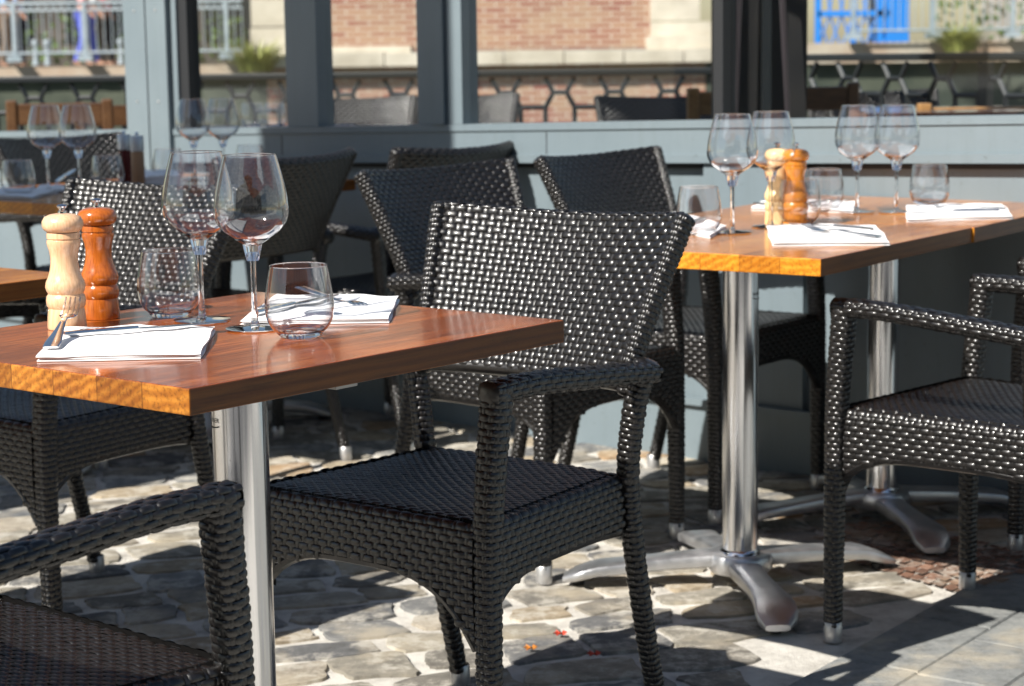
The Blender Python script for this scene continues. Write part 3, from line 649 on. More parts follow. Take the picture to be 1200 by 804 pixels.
def make_chair():
    t = empty('wicker_armchair')
    tag(t, 'x', 'armchair', 'woven resin armchairs round the terrace tables')
    # seat
    W = Weave()
    def S(u, v):                                    # u across, v from back to front with a roll over the front edge
        x = (u-.5)*2; vv = np.clip(v, 0, 1); hw = .198+.036*vv
        y = .175-.39*vv; z = .447-.007*np.cos(x*1.5)*np.sin(np.pi*vv)-.012*np.maximum(0, vv-.9)**2*60-.006*np.abs(x)**6
        return np.stack([x*hw+0*y, y-(v-vv)*.39, z], 1)
    def Sflip(u, v): return S(1-u, v)
    W.patch(Sflip, .46, .42, pu=.024, pv=.0095, A=.0014)
    # underside
    W.add(np.array([(-.195, .17, .41), (.195, .17, .41), (.225, -.2, .41), (-.225, -.2, .41)]), [(0, 1, 2, 3)], 1)
    W.build('seat', t)
    # aprons
    def apron(p0, p1, out, name='apron', top=.444, low=.362, deep=.10, rear=1.):
        p0 = np.array(p0); p1 = np.array(p1); o = np.array(out); L = np.linalg.norm(p1-p0); zlow = low-deep; Hh = top-zlow
        def zb_(u): x = 2*u-1; return low-deep*np.abs(x)**3.6*np.where(x > 0, rear, 1.)
        def Sg(sgn):
            def S_(u, v):
                p = p0[None, :]+(p1-p0)[None, :]*u[:, None]; bulge = .004*np.sin(np.pi*np.clip(v, 0, 1)) - .008*np.maximum(0, v-.88)**2*60
                q_ = p+o[None, :]*(bulge+(0 if sgn > 0 else -.016))[:, None]
                return np.concatenate([q_, (zlow+Hh*v)[:, None]], 1)
            return S_
        W = Weave(); keep = lambda u, v: zlow+Hh*v > zb_(np.array(u))-.001
        cr = np.cross(np.append(p1-p0, 0), (0, 0, 1))[:2]; fl = cr@o < 0
        def clampS(f_):
            def g_(u, v): P = f_(u, v); P[:, 2] = np.maximum(P[:, 2], zb_(u)); return P
            return g_
        W.patch(Sg(1), L, Hh, pu=.026, pv=.0100, keep=keep, flip=fl, baseS=clampS(Sg(1))); W.patch(Sg(-1), L, Hh, pu=.026, pv=.0100, keep=keep, flip=not fl, baseS=clampS(Sg(-1)))
        uu_ = np.linspace(0, 1, 24); pts = [tuple(np.append(p0+(p1-p0)*u-o*.008, zb_(np.array(u)))) for u in uu_]
        V_, F_ = tube(pts, .0105, 8); W.add(np.array(V_), F_, 0)
        return W.build(name, t)
    apron((-.225, -.226), (.225, -.226), (0, -1)); apron((.238, -.2), (.208, .165), (1, .08), deep=.05, rear=.15); apron((-.238, -.2), (-.208, .165), (-1, .08), deep=.05, rear=.15); apron((-.195, .182), (.195, .182), (0, 1), deep=.012)
    for s in (-1, 1):
        # front leg running up to the arm
        lg = weave_tube([(s*.240, -.212, .028), (s*.238, -.212, .25), (s*.238, -.208, .45), (s*.243, -.190, .640)], (.0150, .0205), (.0150, .0210), 3.2).build('leg', t)
        obj('foot_cap', xf(lathe([(0, 0), (.0165, 0), (.0175, .006), (.0175, .036), (.016, .038)], 18), (s*.240, -.212, 0)), CAP, lg, True)
        rl = weave_tube([(s*.212, .262, .028), (s*.210, .215, .22), (s*.208, .182, .42), (s*.220, .180, .54), (s*.238, .188, .625)], (.0148, .0178), (.0150, .0185), 2.3).build('leg', t)
        cv = xf(lathe([(0, 0), (.016, 0), (.0172, .006), (.0172, .036), (.0155, .038)], 18), (s*.212, .266, 0), 0, R(-12) if False else 0)
        obj('foot_cap', cv, CAP, rl, True)
        weave_tube([(s*.243, -.210, .632), (s*.244, -.1, .632), (s*.243, .08, .618), (s*.238, .205, .606)], (.0195, .0195), (.0168, .0160), 3.0, (1, 0, 0), True).build('armrest', t)
        # back stile
    # backrest: loop round front, top, back
    W = Weave(); th_ = .012
    zb0, zt0 = .585, .838
    def Sb(u, v):
        x = (u-.5)*2; v = np.mod(v, 1.0)
        # perimeter: 0-.47 front upwards, .47-.53 over the top, .53-1 back downwards
        k = np.where(v < .46, v/.46, np.where(v < .54, 1., 1-(v-.54)/.46))
        off = np.where(v < .46, -1., np.where(v < .54, -np.cos((v-.46)/.08*np.pi), 1.))
        up = np.where((v >= .46) & (v < .54), np.sin((v-.46)/.08*np.pi)*.012, 0)
        hw = .207+.043*k**1.15
        z = zb0+(zt0-zb0)*k-.012*(1-x**2)*k+.010*(1-k)*(x**2)*0+up
        y = .178+.105*k**1.1+.052*(1-np.abs(x)**2.2)*(.55+.45*k)
        nx = .34*x; return np.stack([x*hw+nx*off*th_*-.6, y+off*th_*.95, z-off*th_*.35], 1)
    def Sbf(u, v): return Sb(1-u, v)
    W.patch(Sbf, .49, .55, pu=.027, pv=.0103, A=.0022, flip=True)
    uu_ = np.linspace(0, 1, 20); pts = Sb(uu_, np.full(20, .0))+np.array([0, th_*.9, -.003]); V_, F_ = tube(pts, .0125, 8); W.add(np.array(V_), F_, 0)
    bk = W.build('backrest', t)
    for s in (-1, 1):
        k = np.linspace(-.06, 1.0, 9); pts = [(s*(.207+.043*max(q_, 0)**1.15+.001), .178+.105*max(q_, 0)**1.1, zb0+(zt0-zb0)*q_+.004) for q_ in k]
        weave_tube(pts, (.0125, .0135), (.018, .0175), 2.4, pu=.016, pv=.0088).build('stile', bk)
    return t
proto = make_chair()
chairs = [  # x, y, rot, label
    (-.096, 3.098, -38, 'glossy black woven armchair in the centre, its back beside the corner of the nearest table'),
    (-.905, 3.915, -38.6, 'black woven armchair behind the two pepper mills of the nearest table'),
    (-.628, 2.15, 139, 'black woven armchair cut off by the lower left corner of the photo'),
    (.052, 4.435, 50, 'black woven armchair directly behind the central armchair, left of the right-hand table'),
    (.45, 4.929, 52, 'black woven armchair against the grey panel, left of the right-hand wine glasses'),
    (.913, 3.697, -133.5, 'black woven armchair at the right edge with its near arm and seat in the sun'),
    (-.364, 5.80, -129, 'black woven armchair whose back rim shows just above the chair behind the central one'),
    (-.800, 5.42, -127, 'shaded woven armchair seen from behind, just right of the near wine glasses'),
    (-1.25, 6.42, 50, 'dark woven armchair behind the wine glasses of the rear left table'),
    (-1.66, 5.95, 50, 'woven armchair at the left edge with one arm under the rear left tabletop'),
    (1.42, 4.36, -133.5, 'black woven armchair beyond the right edge armchair, only a leg and arm in view'),
    (AT(452, 140, 8.1).x-.1, 7.95, 8, 'woven armchair outside the middle window, below the mullion'),
    (AT(560, 140, 8.2).x-.05, 8.1, 8, 'woven armchair outside the window just right of the dark post'),
    (AT(775, 135, 7.7).x-.02, 7.45, -6, 'woven armchair outside the wide window beside the blue table edge'),
    (AT(1078, 120, 7.7).x, 7.75, 20, 'dark woven armchair outside the right window, behind the rightmost wine glass'),
    (AT(1165, 120, 7.0).x, 6.62, 165, 'dark woven armchair outside at the far right end of the right window'),
    (AT(1010, 120, 8.0).x, 7.95, -15, 'dark woven armchair outside the right window, behind the brown oak chair'),
]
for i, (x, y, a, lab) in enumerate(chairs):
    c = proto if i == 0 else copy_tree(proto)
    c.location = (x, y, .075 if y > 7.2 else 0); c.rotation_euler = (0, 0, R(a)); c['label'] = lab

# ------------------------------------------------------------------ tables
def foot_arm(ang, drop=0.):
    # cast foot: ribbon loft with rounded section, bent sideways at the toe
    n = 15; V = []; Fc = []; k = 20
    for i in range(n):
        t = i/(n-1); r_ = .02+.345*t; z = .062-.030*t**1.2-(.016*max(0, t-.8)/.2)-drop*(1-t)
        hw = .037-.006*math.sin(math.pi*min(t*1.3, 1))+.006*max(0, t-.45)/.55; hh = .0165-.004*t
        if i == n-1: hw *= .55; hh *= .5
        if i == n-2: hw *= .9; hh *= .9
        side_ = .035*math.sin(t*2.6)*t
        for j in range(k):
            a = 2*math.pi*j/k; c, s_ = math.cos(a), math.sin(a); q_ = (abs(c)**4.5+abs(s_)**4.5)**(-1/4.5); V.append((r_, side_+hw*q_*c, z+hh*q_*s_))
    for i in range(n-1):
        for j in range(k): Fc.append((i*k+j, (i+1)*k+j, (i+1)*k+(j+1) % k, i*k+(j+1) % k))
    Fc.append(tuple(range(k))); Fc.append(tuple((n-1)*k+j for j in range(k))[::-1])
    return xf((V, Fc), (0, 0, 0), ang)
def pedestal(parent, cx_, cy_, angs, r_=.0365, mark=False, z=.698):
    b = empty('pedestal', (cx_, cy_, 0)); b.parent = parent
    obj('column', lathe([(0, .06), (r_, .06), (r_, z-.012), (0, z-.011)], 40), POLE, b, True)
    obj('mounting_plate', join(box(-.16, .16, -.022, .022, z-.011, z, .002), box(-.03, .03, -.15, .15, z-.016, z-.0115, .002)), PLATE, b)
    return b
def make_table(name, label, corner, ang, sx, sy, peds, woodm, group, thk=.032, feet=(5, 95, 185, 275), zt=.73, plank_off=0, dropfeet=0, r_=.0365):
    """corner = nearest corner; local x along ang, local y to the left of it; peds local centres"""
    t = empty(name, (corner[0], corner[1], 0), ang, label, 'table', group)
    tv, tf = box(0, sx, 0, sy, zt-thk, zt, .0022); tm = []
    for f_ in tf:
        a_, b_, c_ = [Vector(tv[i]) for i in f_[:3]]; tm.append(0 if abs((b_-a_).cross(c_-a_).normalized().z) > .6 else 1)
    obj('tabletop', (tv, tf, tm), [woodm, EDGE[woodm.name]], t)
    for (px, py) in peds:
        obj('column', xf(lathe([(0, .06), (r_*1.25, .06), (r_*1.2, .075), (r_, .082), (r_, zt-thk-.022), (0, zt-thk-.021)], 48), (px, py, 0)), POLE, t, True)
        obj('mounting_plate', join(box(px-.07, px+.07, py-.055, py+.055, zt-thk-.0215, zt-thk-.012, .002), box(px-.22, px+.22, py-.02, py+.02, zt-thk-.0115, zt-thk, .002), box(px-.02, px+.02, py-.2, py+.2, zt-thk-.0118, zt-thk-.0003, .002)), PLATE, t)
        hub = obj('base_hub', xf(lathe([(0, .036), (.060, .034), (.067, .043), (.067, .066), (.062, .073), (0, .074)], 32), (px, py, 0)), ALU, t, True)
        for k, a in enumerate(feet):
            f = obj('foot', xf(foot_arm(R(a)-ang, .012 if k % 2 else 0), (px, py, 0)), ALU, t, True)
            tip = Matrix.Rotation(R(a)-ang, 4, 'Z') @ Vector((.335, .017, 0))
            obj('glide', xf(lathe([(0, 0), (.013, 0), (.014, .012), (.008, .014), (.008, .022), (0, .022)], 14), (px+tip.x, py+tip.y, 0)), PAINTD, f, True)
    return t
A1 = .8854; A2 = .9624
n1 = Vector((-.3693, 2.2741)); n2 = Vector((.5521, 3.5794))
e1a = Vector((math.cos(A1), math.sin(A1))); e2a = Vector((-e1a.y, e1a.x)); e1b = Vector((math.cos(A2), math.sin(A2))); e2b = Vector((-e1b.y, e1b.x))
GT = 'wooden café tables on aluminium pedestals'
t1 = make_table('cafe_table', 'nearest reddish wooden table with two big wine glasses and two pepper mills', n1, A1, .70, .62, [(.295, .235)], WOOD, GT, feet=(10, 100, 190, 280), r_=.0375)
t2 = make_table('cafe_table', 'right-hand orange wooden table nearer half with pale and amber mills', n2, A2, .70, .70, [(.35, .35)], WOOD2, GT, feet=(20, 97, 172, 272))
n2b = n2+e1b*.702+e2b*-.004
make_table('cafe_table', 'wooden table joined behind the right-hand table, touching the grey screen', n2b, A2+R(.8), .70, .70, [(.35, .35)], WOOD2, GT, feet=(8, 97, 188, 275))
n3 = Vector((-1.107, 5.14)); A3 = R(53)
make_table('cafe_table', 'rear left wooden table with two tall glasses and brown and red grinders', n3, A3, 1.08, .72, [(.3, .36), (.8, .36)], WOOD2, GT)
r5 = Vector((-.755, 3.50)); n5 = r5-.70*e1a
make_table('cafe_table', 'bare wooden table at the left edge behind the pale mill', n5, A1, .70, .70, [(.35, .35)], WOOD2, GT)
# terrace tables and oak chairs outside the screen
DKB = mat('navy_tabletop', (.02, .03, .06), .3)
p = AT(700, 138, 7.6); t = empty('terrace_table', (p.x, 7.3, .075), 0, 'low dark blue table outside the wide window', 'table')
obj('tabletop', box(0, .62, 0, .6, .71, .735, .003), DKB, t); obj('column', xf(lathe([(0, 0), (.03, 0), (.03, .71), (0, .71)], 16), (.31, .3, 0)), GRAPH, t); obj('base', box(.1, .52, .1, .5, 0, .03, .005), GRAPH, t)
p = AT(1040, 126, 6.6); t = empty('terrace_table', (p.x, 6.4, 0), R(-4), 'dark brown wooden table outside the right window behind the tall glasses', 'table')
obj('tabletop', box(-.1, .42, 0, .6, .855, .89, .003), wood('dark_oak', (.05, .02, .01), (.12, .05, .02), (.18, .08, .03)), t); obj('column', xf(lathe([(0, 0), (.03, 0), (.03, .85), (0, .85)], 16), (.16, .3, 0)), GRAPH, t); obj('base', box(0, .36, .1, .5, 0, .03, .005), GRAPH, t)
BROWNC = wood('brown_oak', (.07, .03, .015), (.14, .07, .03), (.2, .11, .05), .4, .2, .3)
def oak_chair(px, py, Y, rz, label, WOODC=WOODC):
    p = AT(px, py, Y); dk = .07 if Y > 7.1 else 0.; t = empty('oak_chair', (p.x, Y, dk), rz, label, 'chair', 'oak chairs on the lower terrace'); s = p.z-dk
    obj('seat', box(-.21, .21, -.2, .2, .44, .47, .006), WOODC, t)
    for x in (-.19, .19):
        obj('leg', box(x-.02, x+.02, -.2, -.16, 0, .44, .004), WOODC, t); obj('leg', box(x-.022, x+.022, .17, .21, 0, s, .008), WOODC, t)
    obj('backrest', join(box(-.168, .168, .178, .2, s-.10, s-.015, .005), box(-.168, .168, .178, .2, s-.24, s-.17, .005)), WOODC, t)
    return t
oak_chair(887, 103, 7.3, R(8), 'pale oak chair outside at the edge of the dark doorway')
oak_chair(955, 98, 7.2, R(6), 'brown oak chair outside behind the right window, left of the hexagon railing', BROWNC)
oak_chair(1128, 118, 6.9, R(185), 'oak chair outside at the right window behind the brown tabletop')
oak_chair(62, 118, 8.0, R(5), 'pale oak chair outside seen through the rear left wine glasses', BROWNC)
oak_chair(150, 120, 8.2, R(12), 'brown oak chair outside just left of the grey corner post', BROWNC)

# ------------------------------------------------------------------ glassware
def wine_glass():
    t = empty('wine_glass'); tag(t, 'x', 'wine glass', 'large stemmed wine glasses on the tables')
    outer = [(.0052, .116), (.013, .1205), (.026, .127), (.040, .137), (.0485, .149), (.0515, .162), (.0505, .178), (.0465, .200), (.041, .222), (.0360, .240)]
    P = smooth_path([(r_, 0, z) for r_, z in outer], 34); o_ = [(p[0], p[2]) for p in P]
    inn = [(max(r_-.0009, .0005), z+(.0022 if i < 6 else 0.0)) for i, (r_, z) in enumerate(o_)][::-1]
    bw = obj('bowl', lathe(o_, 64), BOWL, t, True); obj('rim', lathe([(o_[-1][0]+.0005*math.cos(a), .2400+.0006*math.sin(a)) for a in [k*math.pi/4 for k in range(8)]], 64, True), GLASS, bw, True)
    stem = [(0, .0045), (.0075, .0045), (.0050, .012), (.0040, .03), (.0038, .06), (.0040, .09), (.0052, .108), (.0085, .0950), (.0140, .1185), (.0240, .1243), (.0235, .1262), (.0120, .1225), (.0, .1215)]
    obj('stem', lathe(stem, 28), GLASS, t, True)
    obj('foot', lathe([(0, .0005), (.038, .0005), (.0402, .0012), (.0405, .0020), (.037, .0027), (.022, .0036), (.0095, .0052), (0, .0053)], 56), BOWL, t, True)
    return t
def tumbler():
    t = empty('tumbler'); tag(t, 'x', 'tumbler', 'stemless rounded tumblers on the tables')
    outer = [(.030, .006), (.0375, .012), (.0440, .024), (.0465, .038), (.0455, .055), (.0420, .078), (.0385, .096)]
    P = smooth_path([(r_, 0, z) for r_, z in outer], 24); o_ = [(p[0], p[2]) for p in P]; inn = [(r_-.0012, z+.003*(i < 3)) for i, (r_, z) in enumerate(o_)][::-1]
    bw = obj('wall', lathe(o_, 64), BOWL, t, True); obj('rim', lathe([(o_[-1][0]+.0006*math.cos(a), .0960+.0007*math.sin(a)) for a in [k*math.pi/4 for k in range(8)]], 64, True), GLASS, bw, True)
    obj('base', lathe([(0, .0025), (.020, .001), (.0265, .0008), (.0300, .004), (.0345, .0105), (.032, .0135), (.020, .011), (0, .0105)], 56), GLASS, t, True)
    return t
def mill(m, s=1., h=.172):
    t = empty('pepper_mill'); k = h/.172
    body = [(0, .0), (.0265, .0), (.0272, .003), (.0262, .018), (.0252, .026), (.0245, .029), (.0268, .033), (.0275, .040), (.0262, .046), (.0240, .049), (.0262, .053), (.0278, .059), (.0265, .066), (.0235, .072),
            (.0205, .082), (.0190, .092), (.0188, .100), (.0200, .109), (.0226, .117), (.0232, .121), (.0228, .124), (.0215, .1245), (.0215, .126), (.0228, .1265), (.0226, .133), (.0222, .1345), (0, .1347)]
    head = [(0, .1350), (.0215, .1350), (.0262, .1385), (.0285, .1440), (.0283, .1500), (.0250, .1560), (.0180, .1595), (.0085, .1610), (0, .1612)]
    knob = [(0, .1610), (.0062, .1612), (.0060, .1635), (.0042, .165), (.0045, .1675), (.0070, .1690), (.0075, .1710), (.0055, .1730), (0, .1738)]
    b = [(r_, z*k) for r_, z in body]; hd = [(r_, z*k) for r_, z in head]; kn = [(r_, z*k) for r_, z in knob]
    obj('body', lathe(b, 48), m, t, True); obj('head', lathe(hd, 48), m, t, True); obj('knob', lathe(kn, 24), STEEL, t, True)
    return t
ZT = .7305
WG = wine_glass(); TB = tumbler(); used = {'w': False, 't': False}
def put(kind, x, y, label, z=ZT, rz=0., group=None):
    src = WG if kind == 'w' else TB; o = src if not used[kind] else copy_tree(src); used[kind] = True
    o.location = (x, y, z); o.rotation_euler = (0, 0, rz); o['label'] = label; return o
def gp(px, py): v = G(px, py, .73); return v.x, v.y
put('w', *gp(237, 376), 'left of the two large wine glasses on the nearest table, partly behind the other')
put('w', *gp(299, 386), 'right and nearer of the two large wine glasses on the nearest table')
put('t', *gp(200, 371), 'clear tumbler between the dark mill and the wine glass stems, nearest table')
put('t', *gp(352, 395), 'clear tumbler in front of the far napkin on the nearest table')
put('w', *gp(858, 273), 'leftmost wine glass on the right-hand table'); put('w', *gp(903, 266), 'wine glass in front of the pale mill on the right-hand table')
put('w', *gp(1004, 249), 'left of the rear two wine glasses on the right-hand tables'); put('w', *gp(1050, 249), 'rightmost wine glass on the right-hand tables')
put('t', *gp(819, 275), 'tumbler with napkin behind it at the left end of the right-hand table')
put('t', *gp(936, 264), 'faint tumbler overlapping the amber mill on the right-hand table')
put('t', *gp(965, 248), 'tumbler between the amber mill and the rear wine glasses')
put('t', *gp(1089, 242), 'rightmost tumbler, behind the far right napkin')
put('w', -.228*5.62, 5.62, 'left wine glass on the rear left table'); put('w', -.2125*5.6, 5.6, 'right wine glass on the rear left table, touching its twin')
put('w', -.1555*6.1, 6.1, 'left wine glass before the grey corner post, standing on the rear left table'); put('w', -.1415*6.1, 6.12, 'right wine glass before the leftmost window, on the rear left table')
put('t', -.2430*5.5, 5.5, 'tumbler holding a napkin reflection at the left end of the rear left table'); put('t', -.1985*5.7, 5.7, 'tumbler left of the brown grinder on the rear left table')
put('t', -.1685*6.0, 6.0, 'tumbler beside the white napkin near the grey post'); put('t', -.128*6.2, 6.2, 'faint tumbler below the mullion, behind the near wine glasses')
tw = AT(440, 143, 7.5)
put('t', AT(296, 146, 7.9).x, 7.9, 'small glass outside the leftmost window', z=AT(296, 150, 7.9).z)
put('t', AT(322, 146, 7.9).x, 7.9, 'second small glass outside the leftmost window, by the mullion', z=AT(322, 150, 7.9).z)
t = empty('terrace_table', (AT(305, 150, 7.9).x, 7.9, .075), 0, 'narrow ledge table outside the leftmost window under two small glasses', 'table')
zz = AT(305, 150, 7.9).z-.001-.075
obj('tabletop', box(-.35, .35, -.2, .3, zz-.03, zz, .003), DKB, t); obj('column', lathe([(0, 0), (.03, 0), (.03, zz-.03), (0, zz-.03)], 16), GRAPH, t); obj('base', box(-.2, .2, -.18, .2, 0, .03, .005), GRAPH, t)
put('t', AT(985, 128, 6.5).x, 6.65, 'small glass outside on the brown table behind the right window', z=.891) if False else None

def mark(txt, px, py, colx, coly, r_, size, table):
    cu = bpy.data.curves.new('lettering', 'FONT'); cu.body = txt; cu.size = size; cu.extrude = .0; o = bpy.data.objects.new('tmp', cu); COL.objects.link(o)
    bpy.context.view_layer.update(); me = bpy.data.meshes.new_from_object(o.evaluated_get(bpy.context.evaluated_depsgraph_get())); bpy.data.objects.remove(o)
    C_ = table.matrix_world @ Vector((colx, coly, 0)); p = AT(px, py, C_.y-r_*.9); a0 = math.atan2(-math.sqrt(max(0, r_**2-(p.x-C_.x)**2)), p.x-C_.x); z0 = p.z
    vs = [(C_.x+(r_+.0006)*math.cos(a0+v.co.x/r_), C_.y+(r_+.0006)*math.sin(a0+v.co.x/r_), z0+v.co.y) for v in me.vertices]
    fs = [tuple(f.vertices) for f in me.polygons]; n0 = len(vs); wd = max(v.co.x for v in me.vertices)
    for i in range(9):
        a = a0+wd*i/8/r_; dip = -.004-.0025*math.sin(i/8*math.pi)
        vs += [(C_.x+(r_+.0006)*math.cos(a), C_.y+(r_+.0006)*math.sin(a), z0+dip), (C_.x+(r_+.0006)*math.cos(a), C_.y+(r_+.0006)*math.sin(a), z0+dip-.0018)]
    fs += [(n0+2*i, n0+2*i+1, n0+2*i+3, n0+2*i+2) for i in range(8)]
    m_ = obj('lettering', (vs, fs), PAINTD, None); m_.parent = table; m_.matrix_parent_inverse = table.matrix_world.inverted()
bpy.context.view_layer.update()
mark('WINNER', 243, 497, .295, .235, .0375, .0085, t1); mark('WINNER', 882, 347, .35, .35, .0365, .0085, t2)
GM = 'turned wooden pepper mills'
def mset(t, x, y, label): t.location = (x, y, ZT); tag(t, label, 'pepper mill', GM)
mset(mill(BEECH), *gp(79, 385), 'pale beech pepper mill with a steel knob on the nearest table')
m2 = mill(CHERRY); mset(m2, *gp(119, 373), 'dark reddish brown pepper mill behind the pale one on the nearest table')
mset(mill(turned('honey_beech', (.68, .42, .18), (.82, .58, .30), .4, .1)), *gp(911, 263), 'pale yellow pepper mill on the right-hand table'); mset(mill(AMBER), *gp(932, 264), 'amber orange pepper mill on the right-hand table')
def grinder(x, y, body, label):
    t = empty('spice_grinder', (x, y, ZT), 0, label, 'spice grinder', 'grinders with steel caps')
    obj('body', lathe([(0, 0), (.0175, 0), (.0185, .002), (.0185, .108), (0, .109)], 28), body, t, True)
    c = obj('cap', lathe([(0, .1095), (.0188, .1095), (.0190, .111), (.0190, .150), (.0178, .152), (0, .1525)], 28), mat('brushed_cap', (.55, .57, .60), .35, .5), t, True)
    obj('knob', lathe([(0, .152), (.0035, .1525), (.0035, .155), (.006, .158), (.005, .162), (0, .163)], 16), STEEL, c, True)
grinder(-.1898*5.75, 5.75, mat('oxblood_lacquer', (.10, .012, .015), .25), 'dark red grinder with a steel cap, left of the brown one')
grinder(-.1835*5.65, 5.65, mat('tan_lacquer', (.36, .22, .13), .35), 'light brown grinder with a steel cap by the grey corner post')

# ------------------------------------------------------------------ napkins and cutlery
def napkin(corners, label, thk=.0085):
    c = sum((Vector(q) for q in corners), Vector((0, 0)))/4; t = empty('napkin', (c.x, c.y, ZT), 0, label, 'napkin', 'folded white napkins')
    A, B, C_, D = [Vector(q)-c for q in corners]; layers = []
    for k in range(3):
        z0 = k*thk/3+.0002; z1 = (k+1)*thk/3-.0001; n = 22; V = []; Fc = []; ins = .003*k*0+.0025*(k % 2)+.0015*rng.rand()
        prof = [(0, z0), (-.0012, (z0+z1)/2), (0, z1)]
        grid = {}
        for i in range(n+1):
            for j in range(n+1):
                a, b = i/n, j/n; p = (A*(1-a)+B*a)*(1-b)+(D*(1-a)+C_*a)*b
                ed = min(a, 1-a, b, 1-b)*n; sh = 1-ins/.1*0
                p = p*(1-ins*6)
                wz = .0014*math.sin(a*7+k*2)*math.sin(b*5+k)+.0009*math.sin(a*17+b*11+c.x*9)+.0012*max(0, 1-abs(a-.5-.03*math.sin(b*6))*18)
                p = p+Vector((math.sin(b*9+k*1.7), math.cos(a*8+k)))*.0013
                top = z1+wz*(k == 2)+(-.0011 if ed < .5 else 0)
                grid[i, j] = len(V); V.append((p.x, p.y, top)); V.append((p.x, p.y, z0))
        for i in range(n):
            for j in range(n):
                a0, b0, c0, d0 = grid[i, j], grid[i+1, j], grid[i+1, j+1], grid[i, j+1]; Fc.append((a0, b0, c0, d0)); Fc.append((a0+1, d0+1, c0+1, b0+1))
        for i in range(n):
            for (p_, q_) in (((i, 0), (i+1, 0)), ((i+1, n), (i, n)), ((0, i+1), (0, i)), ((n, i), (n, i+1))):
                a0, b0 = grid[p_], grid[q_]; Fc.append((a0+1, b0+1, b0, a0))
        layers.append((V, Fc))
    obj('cloth', join(*layers), CLOTH, t, True); return t
def ribbon(pts, widths, thick):
    P = np.array(pts, float); V = []; Fc = []; n = len(P); T = np.gradient(P, axis=0)
    for i in range(n):
        s_ = np.cross(T[i], (0, 0, 1.)); s_ /= np.linalg.norm(s_); up = np.cross(s_, T[i]); up /= np.linalg.norm(up); w_ = widths[i]/2; h = thick[i]/2 if hasattr(thick, '__len__') else thick/2
        for (a, b) in ((-1, -.3), (-.75, -1), (.75, -1), (1, -.3), (1, .3), (.75, 1), (-.75, 1), (-1, .3)): V.append(P[i]+s_*w_*a+up*h*b)
    for i in range(n-1):
        for k in range(8): Fc.append((i*8+k, i*8+(k+1) % 8, (i+1)*8+(k+1) % 8, (i+1)*8+k))
    Fc.append(tuple(range(8))[::-1]); Fc.append(tuple((n-1)*8+k for k in range(8))); return V, Fc
def fork(L=.20):
    t = empty('fork'); hnd = smooth_path([(0, 0, .002, .020), (.02, 0, .0025, .021), (.07, 0, .004, .013), (.11, 0, .006, .008), (.128, 0, .005, .008), (.142, 0, .002, .017), (.155, 0, .002, .024)], 26)
    obj('handle', ribbon(hnd[:, :3], hnd[:, 3], .0028), STEEL, t, True)
    tn = []
    for k in range(4):
        y = (k-1.5)*.0066; p = smooth_path([(.152, y, .002), (.170, y, .0035), (.188, y*.98, .0075), (.204, y*.96, .0135)], 10); tn.append(ribbon(p, np.linspace(.0042, .0022, 10), .0022))
    obj('tines', join(*tn), STEEL, t, True); tag(t, 'x', 'fork', 'steel forks on napkins'); return t
def knife():
    t = empty('knife'); h = smooth_path([(0, 0, .004, .010), (.03, 0, .0045, .0125), (.09, 0, .0045, .009), (.10, 0, .0045, .008)], 16)
    obj('handle', ribbon(h[:, :3], h[:, 3], .007), STEEL, t, True); b = smooth_path([(.10, 0, .0045, .009), (.12, 0, .004, .017), (.18, 0, .004, .017), (.215, 0, .004, .011), (.225, 0, .004, .003)], 20)
    obj('blade', ribbon(b[:, :3], b[:, 3], .0016), STEEL, t, True); tag(t, 'x', 'knife', 'steel knives on napkins'); return t
FK = fork(); KN = knife(); uf = [False, False]
def lay(which, a, b, label, z=.0095, tilt=0., roll=0.):
    src = FK if which == 0 else KN; o = src if not uf[which] else copy_tree(src); uf[which] = True
    a = Vector(a); b = Vector(b); o.rotation_mode = 'XYZ'; o.location = (a.x, a.y, ZT+z); o.rotation_euler = (roll, tilt, math.atan2(b.y-a.y, b.x-a.x)); o['label'] = label; return o
g = lambda x, y: Vector(gp(x, y))
napkin([g(42, 425), g(236, 421), g(253, 388), g(74, 389)], 'white folded napkin at the near edge of the nearest table')
lay(1, g(76, 404), g(240, 391), 'steel knife lying across the near napkin of the nearest table')
lay(0, g(60, 418), g(88, 392), 'steel fork with raised tines on the near napkin of the nearest table', .0095, R(-8), 0)
napkin([g(281, 382), g(456, 379), g(468, 352), g(325, 350)], 'white folded napkin behind the front tumbler on the nearest table')
lay(1, g(300, 378), g(405, 354), 'steel knife on the far napkin of the nearest table', .0095)
fo = lay(0, g(352, 352), g(438, 366), 'steel fork with drooping tines at the right end of the far napkin', .022, R(4), math.pi)
napkin([g(905, 289), g(1043, 288), g(1026, 268), g(898, 267)], 'white folded napkin at the near corner of the right-hand table')
lay(0, g(1030, 284), g(905, 272), 'steel fork on the near corner napkin of the right-hand table', .0095); lay(1, g(1022, 277), g(925, 269), 'steel knife on the near corner napkin of the right-hand table')
napkin([g(1062, 261), g(1187, 257), g(1174, 242), g(1062, 244)], 'white folded napkin under cutlery at the far right')
lay(0, g(1178, 250), g(1072, 248), 'steel fork on the far right napkin'); lay(1, g(1170, 254), g(1070, 256), 'steel knife on the far right napkin')
napkin([g(745, 262), g(832, 280), g(852, 268), g(795, 252)], 'white folded napkin behind the tumbler at the left of the right-hand table')
lay(1, g(800, 273), g(848, 252), 'steel knife on the left napkin of the right-hand table')
napkin([g(880, 247), g(1000, 250), g(1004, 239), g(896, 238)], 'white folded napkin behind the mills of the right-hand table')
lay(1, g(945, 246), g(995, 240), 'steel knife on the napkin behind the mills')
lay(0, g(885, 244), g(965, 247), 'steel fork on the napkin behind the mills')
q3 = lambda x, y, Y: ((x-600)/F_PX*Y, Y)
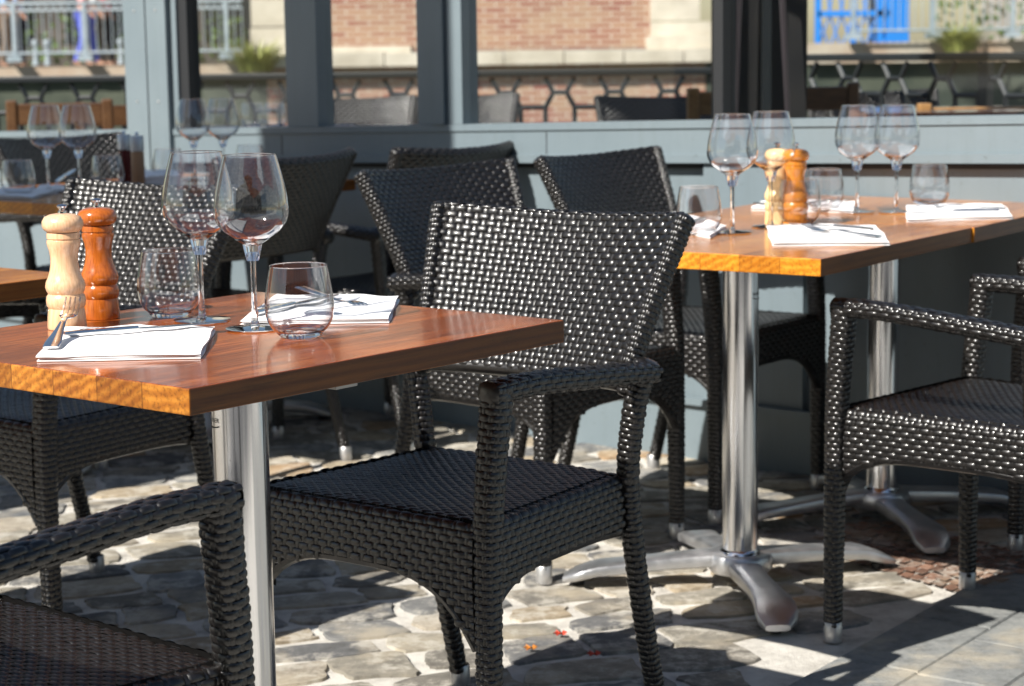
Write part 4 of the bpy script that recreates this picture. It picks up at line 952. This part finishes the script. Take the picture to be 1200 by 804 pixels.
napkin([q3(-25, 0, 5.45), q3(40, 0, 5.35), q3(70, 0, 5.6), q3(5, 0, 5.75)], 'white napkin at the far left of the rear left table')
napkin([q3(45, 0, 5.65), q3(82, 0, 5.6), q3(92, 0, 5.8), q3(50, 0, 5.85)], 'small white napkin between the rear left wine glasses')
lay(1, q3(70, 0, 5.7), q3(90, 0, 5.9), 'knife resting between the rear left wine glasses', .02, R(-6))
napkin([q3(168, 0, 5.80), q3(215, 0, 5.85), q3(210, 0, 6.15), q3(172, 0, 6.15)], 'white napkin by the grey corner post on the rear left table', .03)
# fallen leaves
RED = mat('red_leaf', (.55, .05, .02), .6); ORG = mat('orange_leaf', (.6, .22, .03), .6)
for px, py, m_, lab in ((657, 745, RED, 'red fallen leaf on the cobbles nearest the central chair'), (696, 769, RED, 'second red fallen leaf, closer to us on the cobbles'), (622, 762, ORG, 'orange fallen leaf on the cobbles')):
    p = G(px, py, .006); V = [(.0, 0, .002)]; n = 14
    for i in range(n):
        a = 2*math.pi*i/n; r_ = .011 if i % 2 else .006; V.append((r_*math.cos(a)*1.3, r_*math.sin(a)*.9, .001+.004*(i % 3)))
    o = obj('fallen_leaf', (V, [(0, 1+i, 1+(i+1) % n) for i in range(n)]), m_, None, False, (p.x, p.y, .007)); tag(o, lab, 'leaf', 'fallen autumn leaves')

# pale houses across the street behind the photographer
for i, (x, wd, hh, c_, lab) in enumerate(((-14, 9, 7.5, (.30, .28, .24), 'cream rendered house across the street behind the photographer'), (-4.6, 8, 8.5, (.16, .16, .17), 'grey slate fronted house across the street behind the photographer'), (3.8, 9, 7., (.34, .33, .31), 'white rendered house across the street behind the photographer'))):
    t = empty('street_house', (x, -13, 0), 0, lab, 'building')
    obj('wall', box(0, wd, -6, 0, 0, hh), noisy('render_coat', tuple(k*.85 for k in c_), c_, 1, .9, .1), t)
    for k in range(3):
        for r_ in range(2): obj('window', box(1+k*2.7, 2.2+k*2.7, -.05, .03, 1+r_*3, 2.6+r_*3), GRAPH, t)
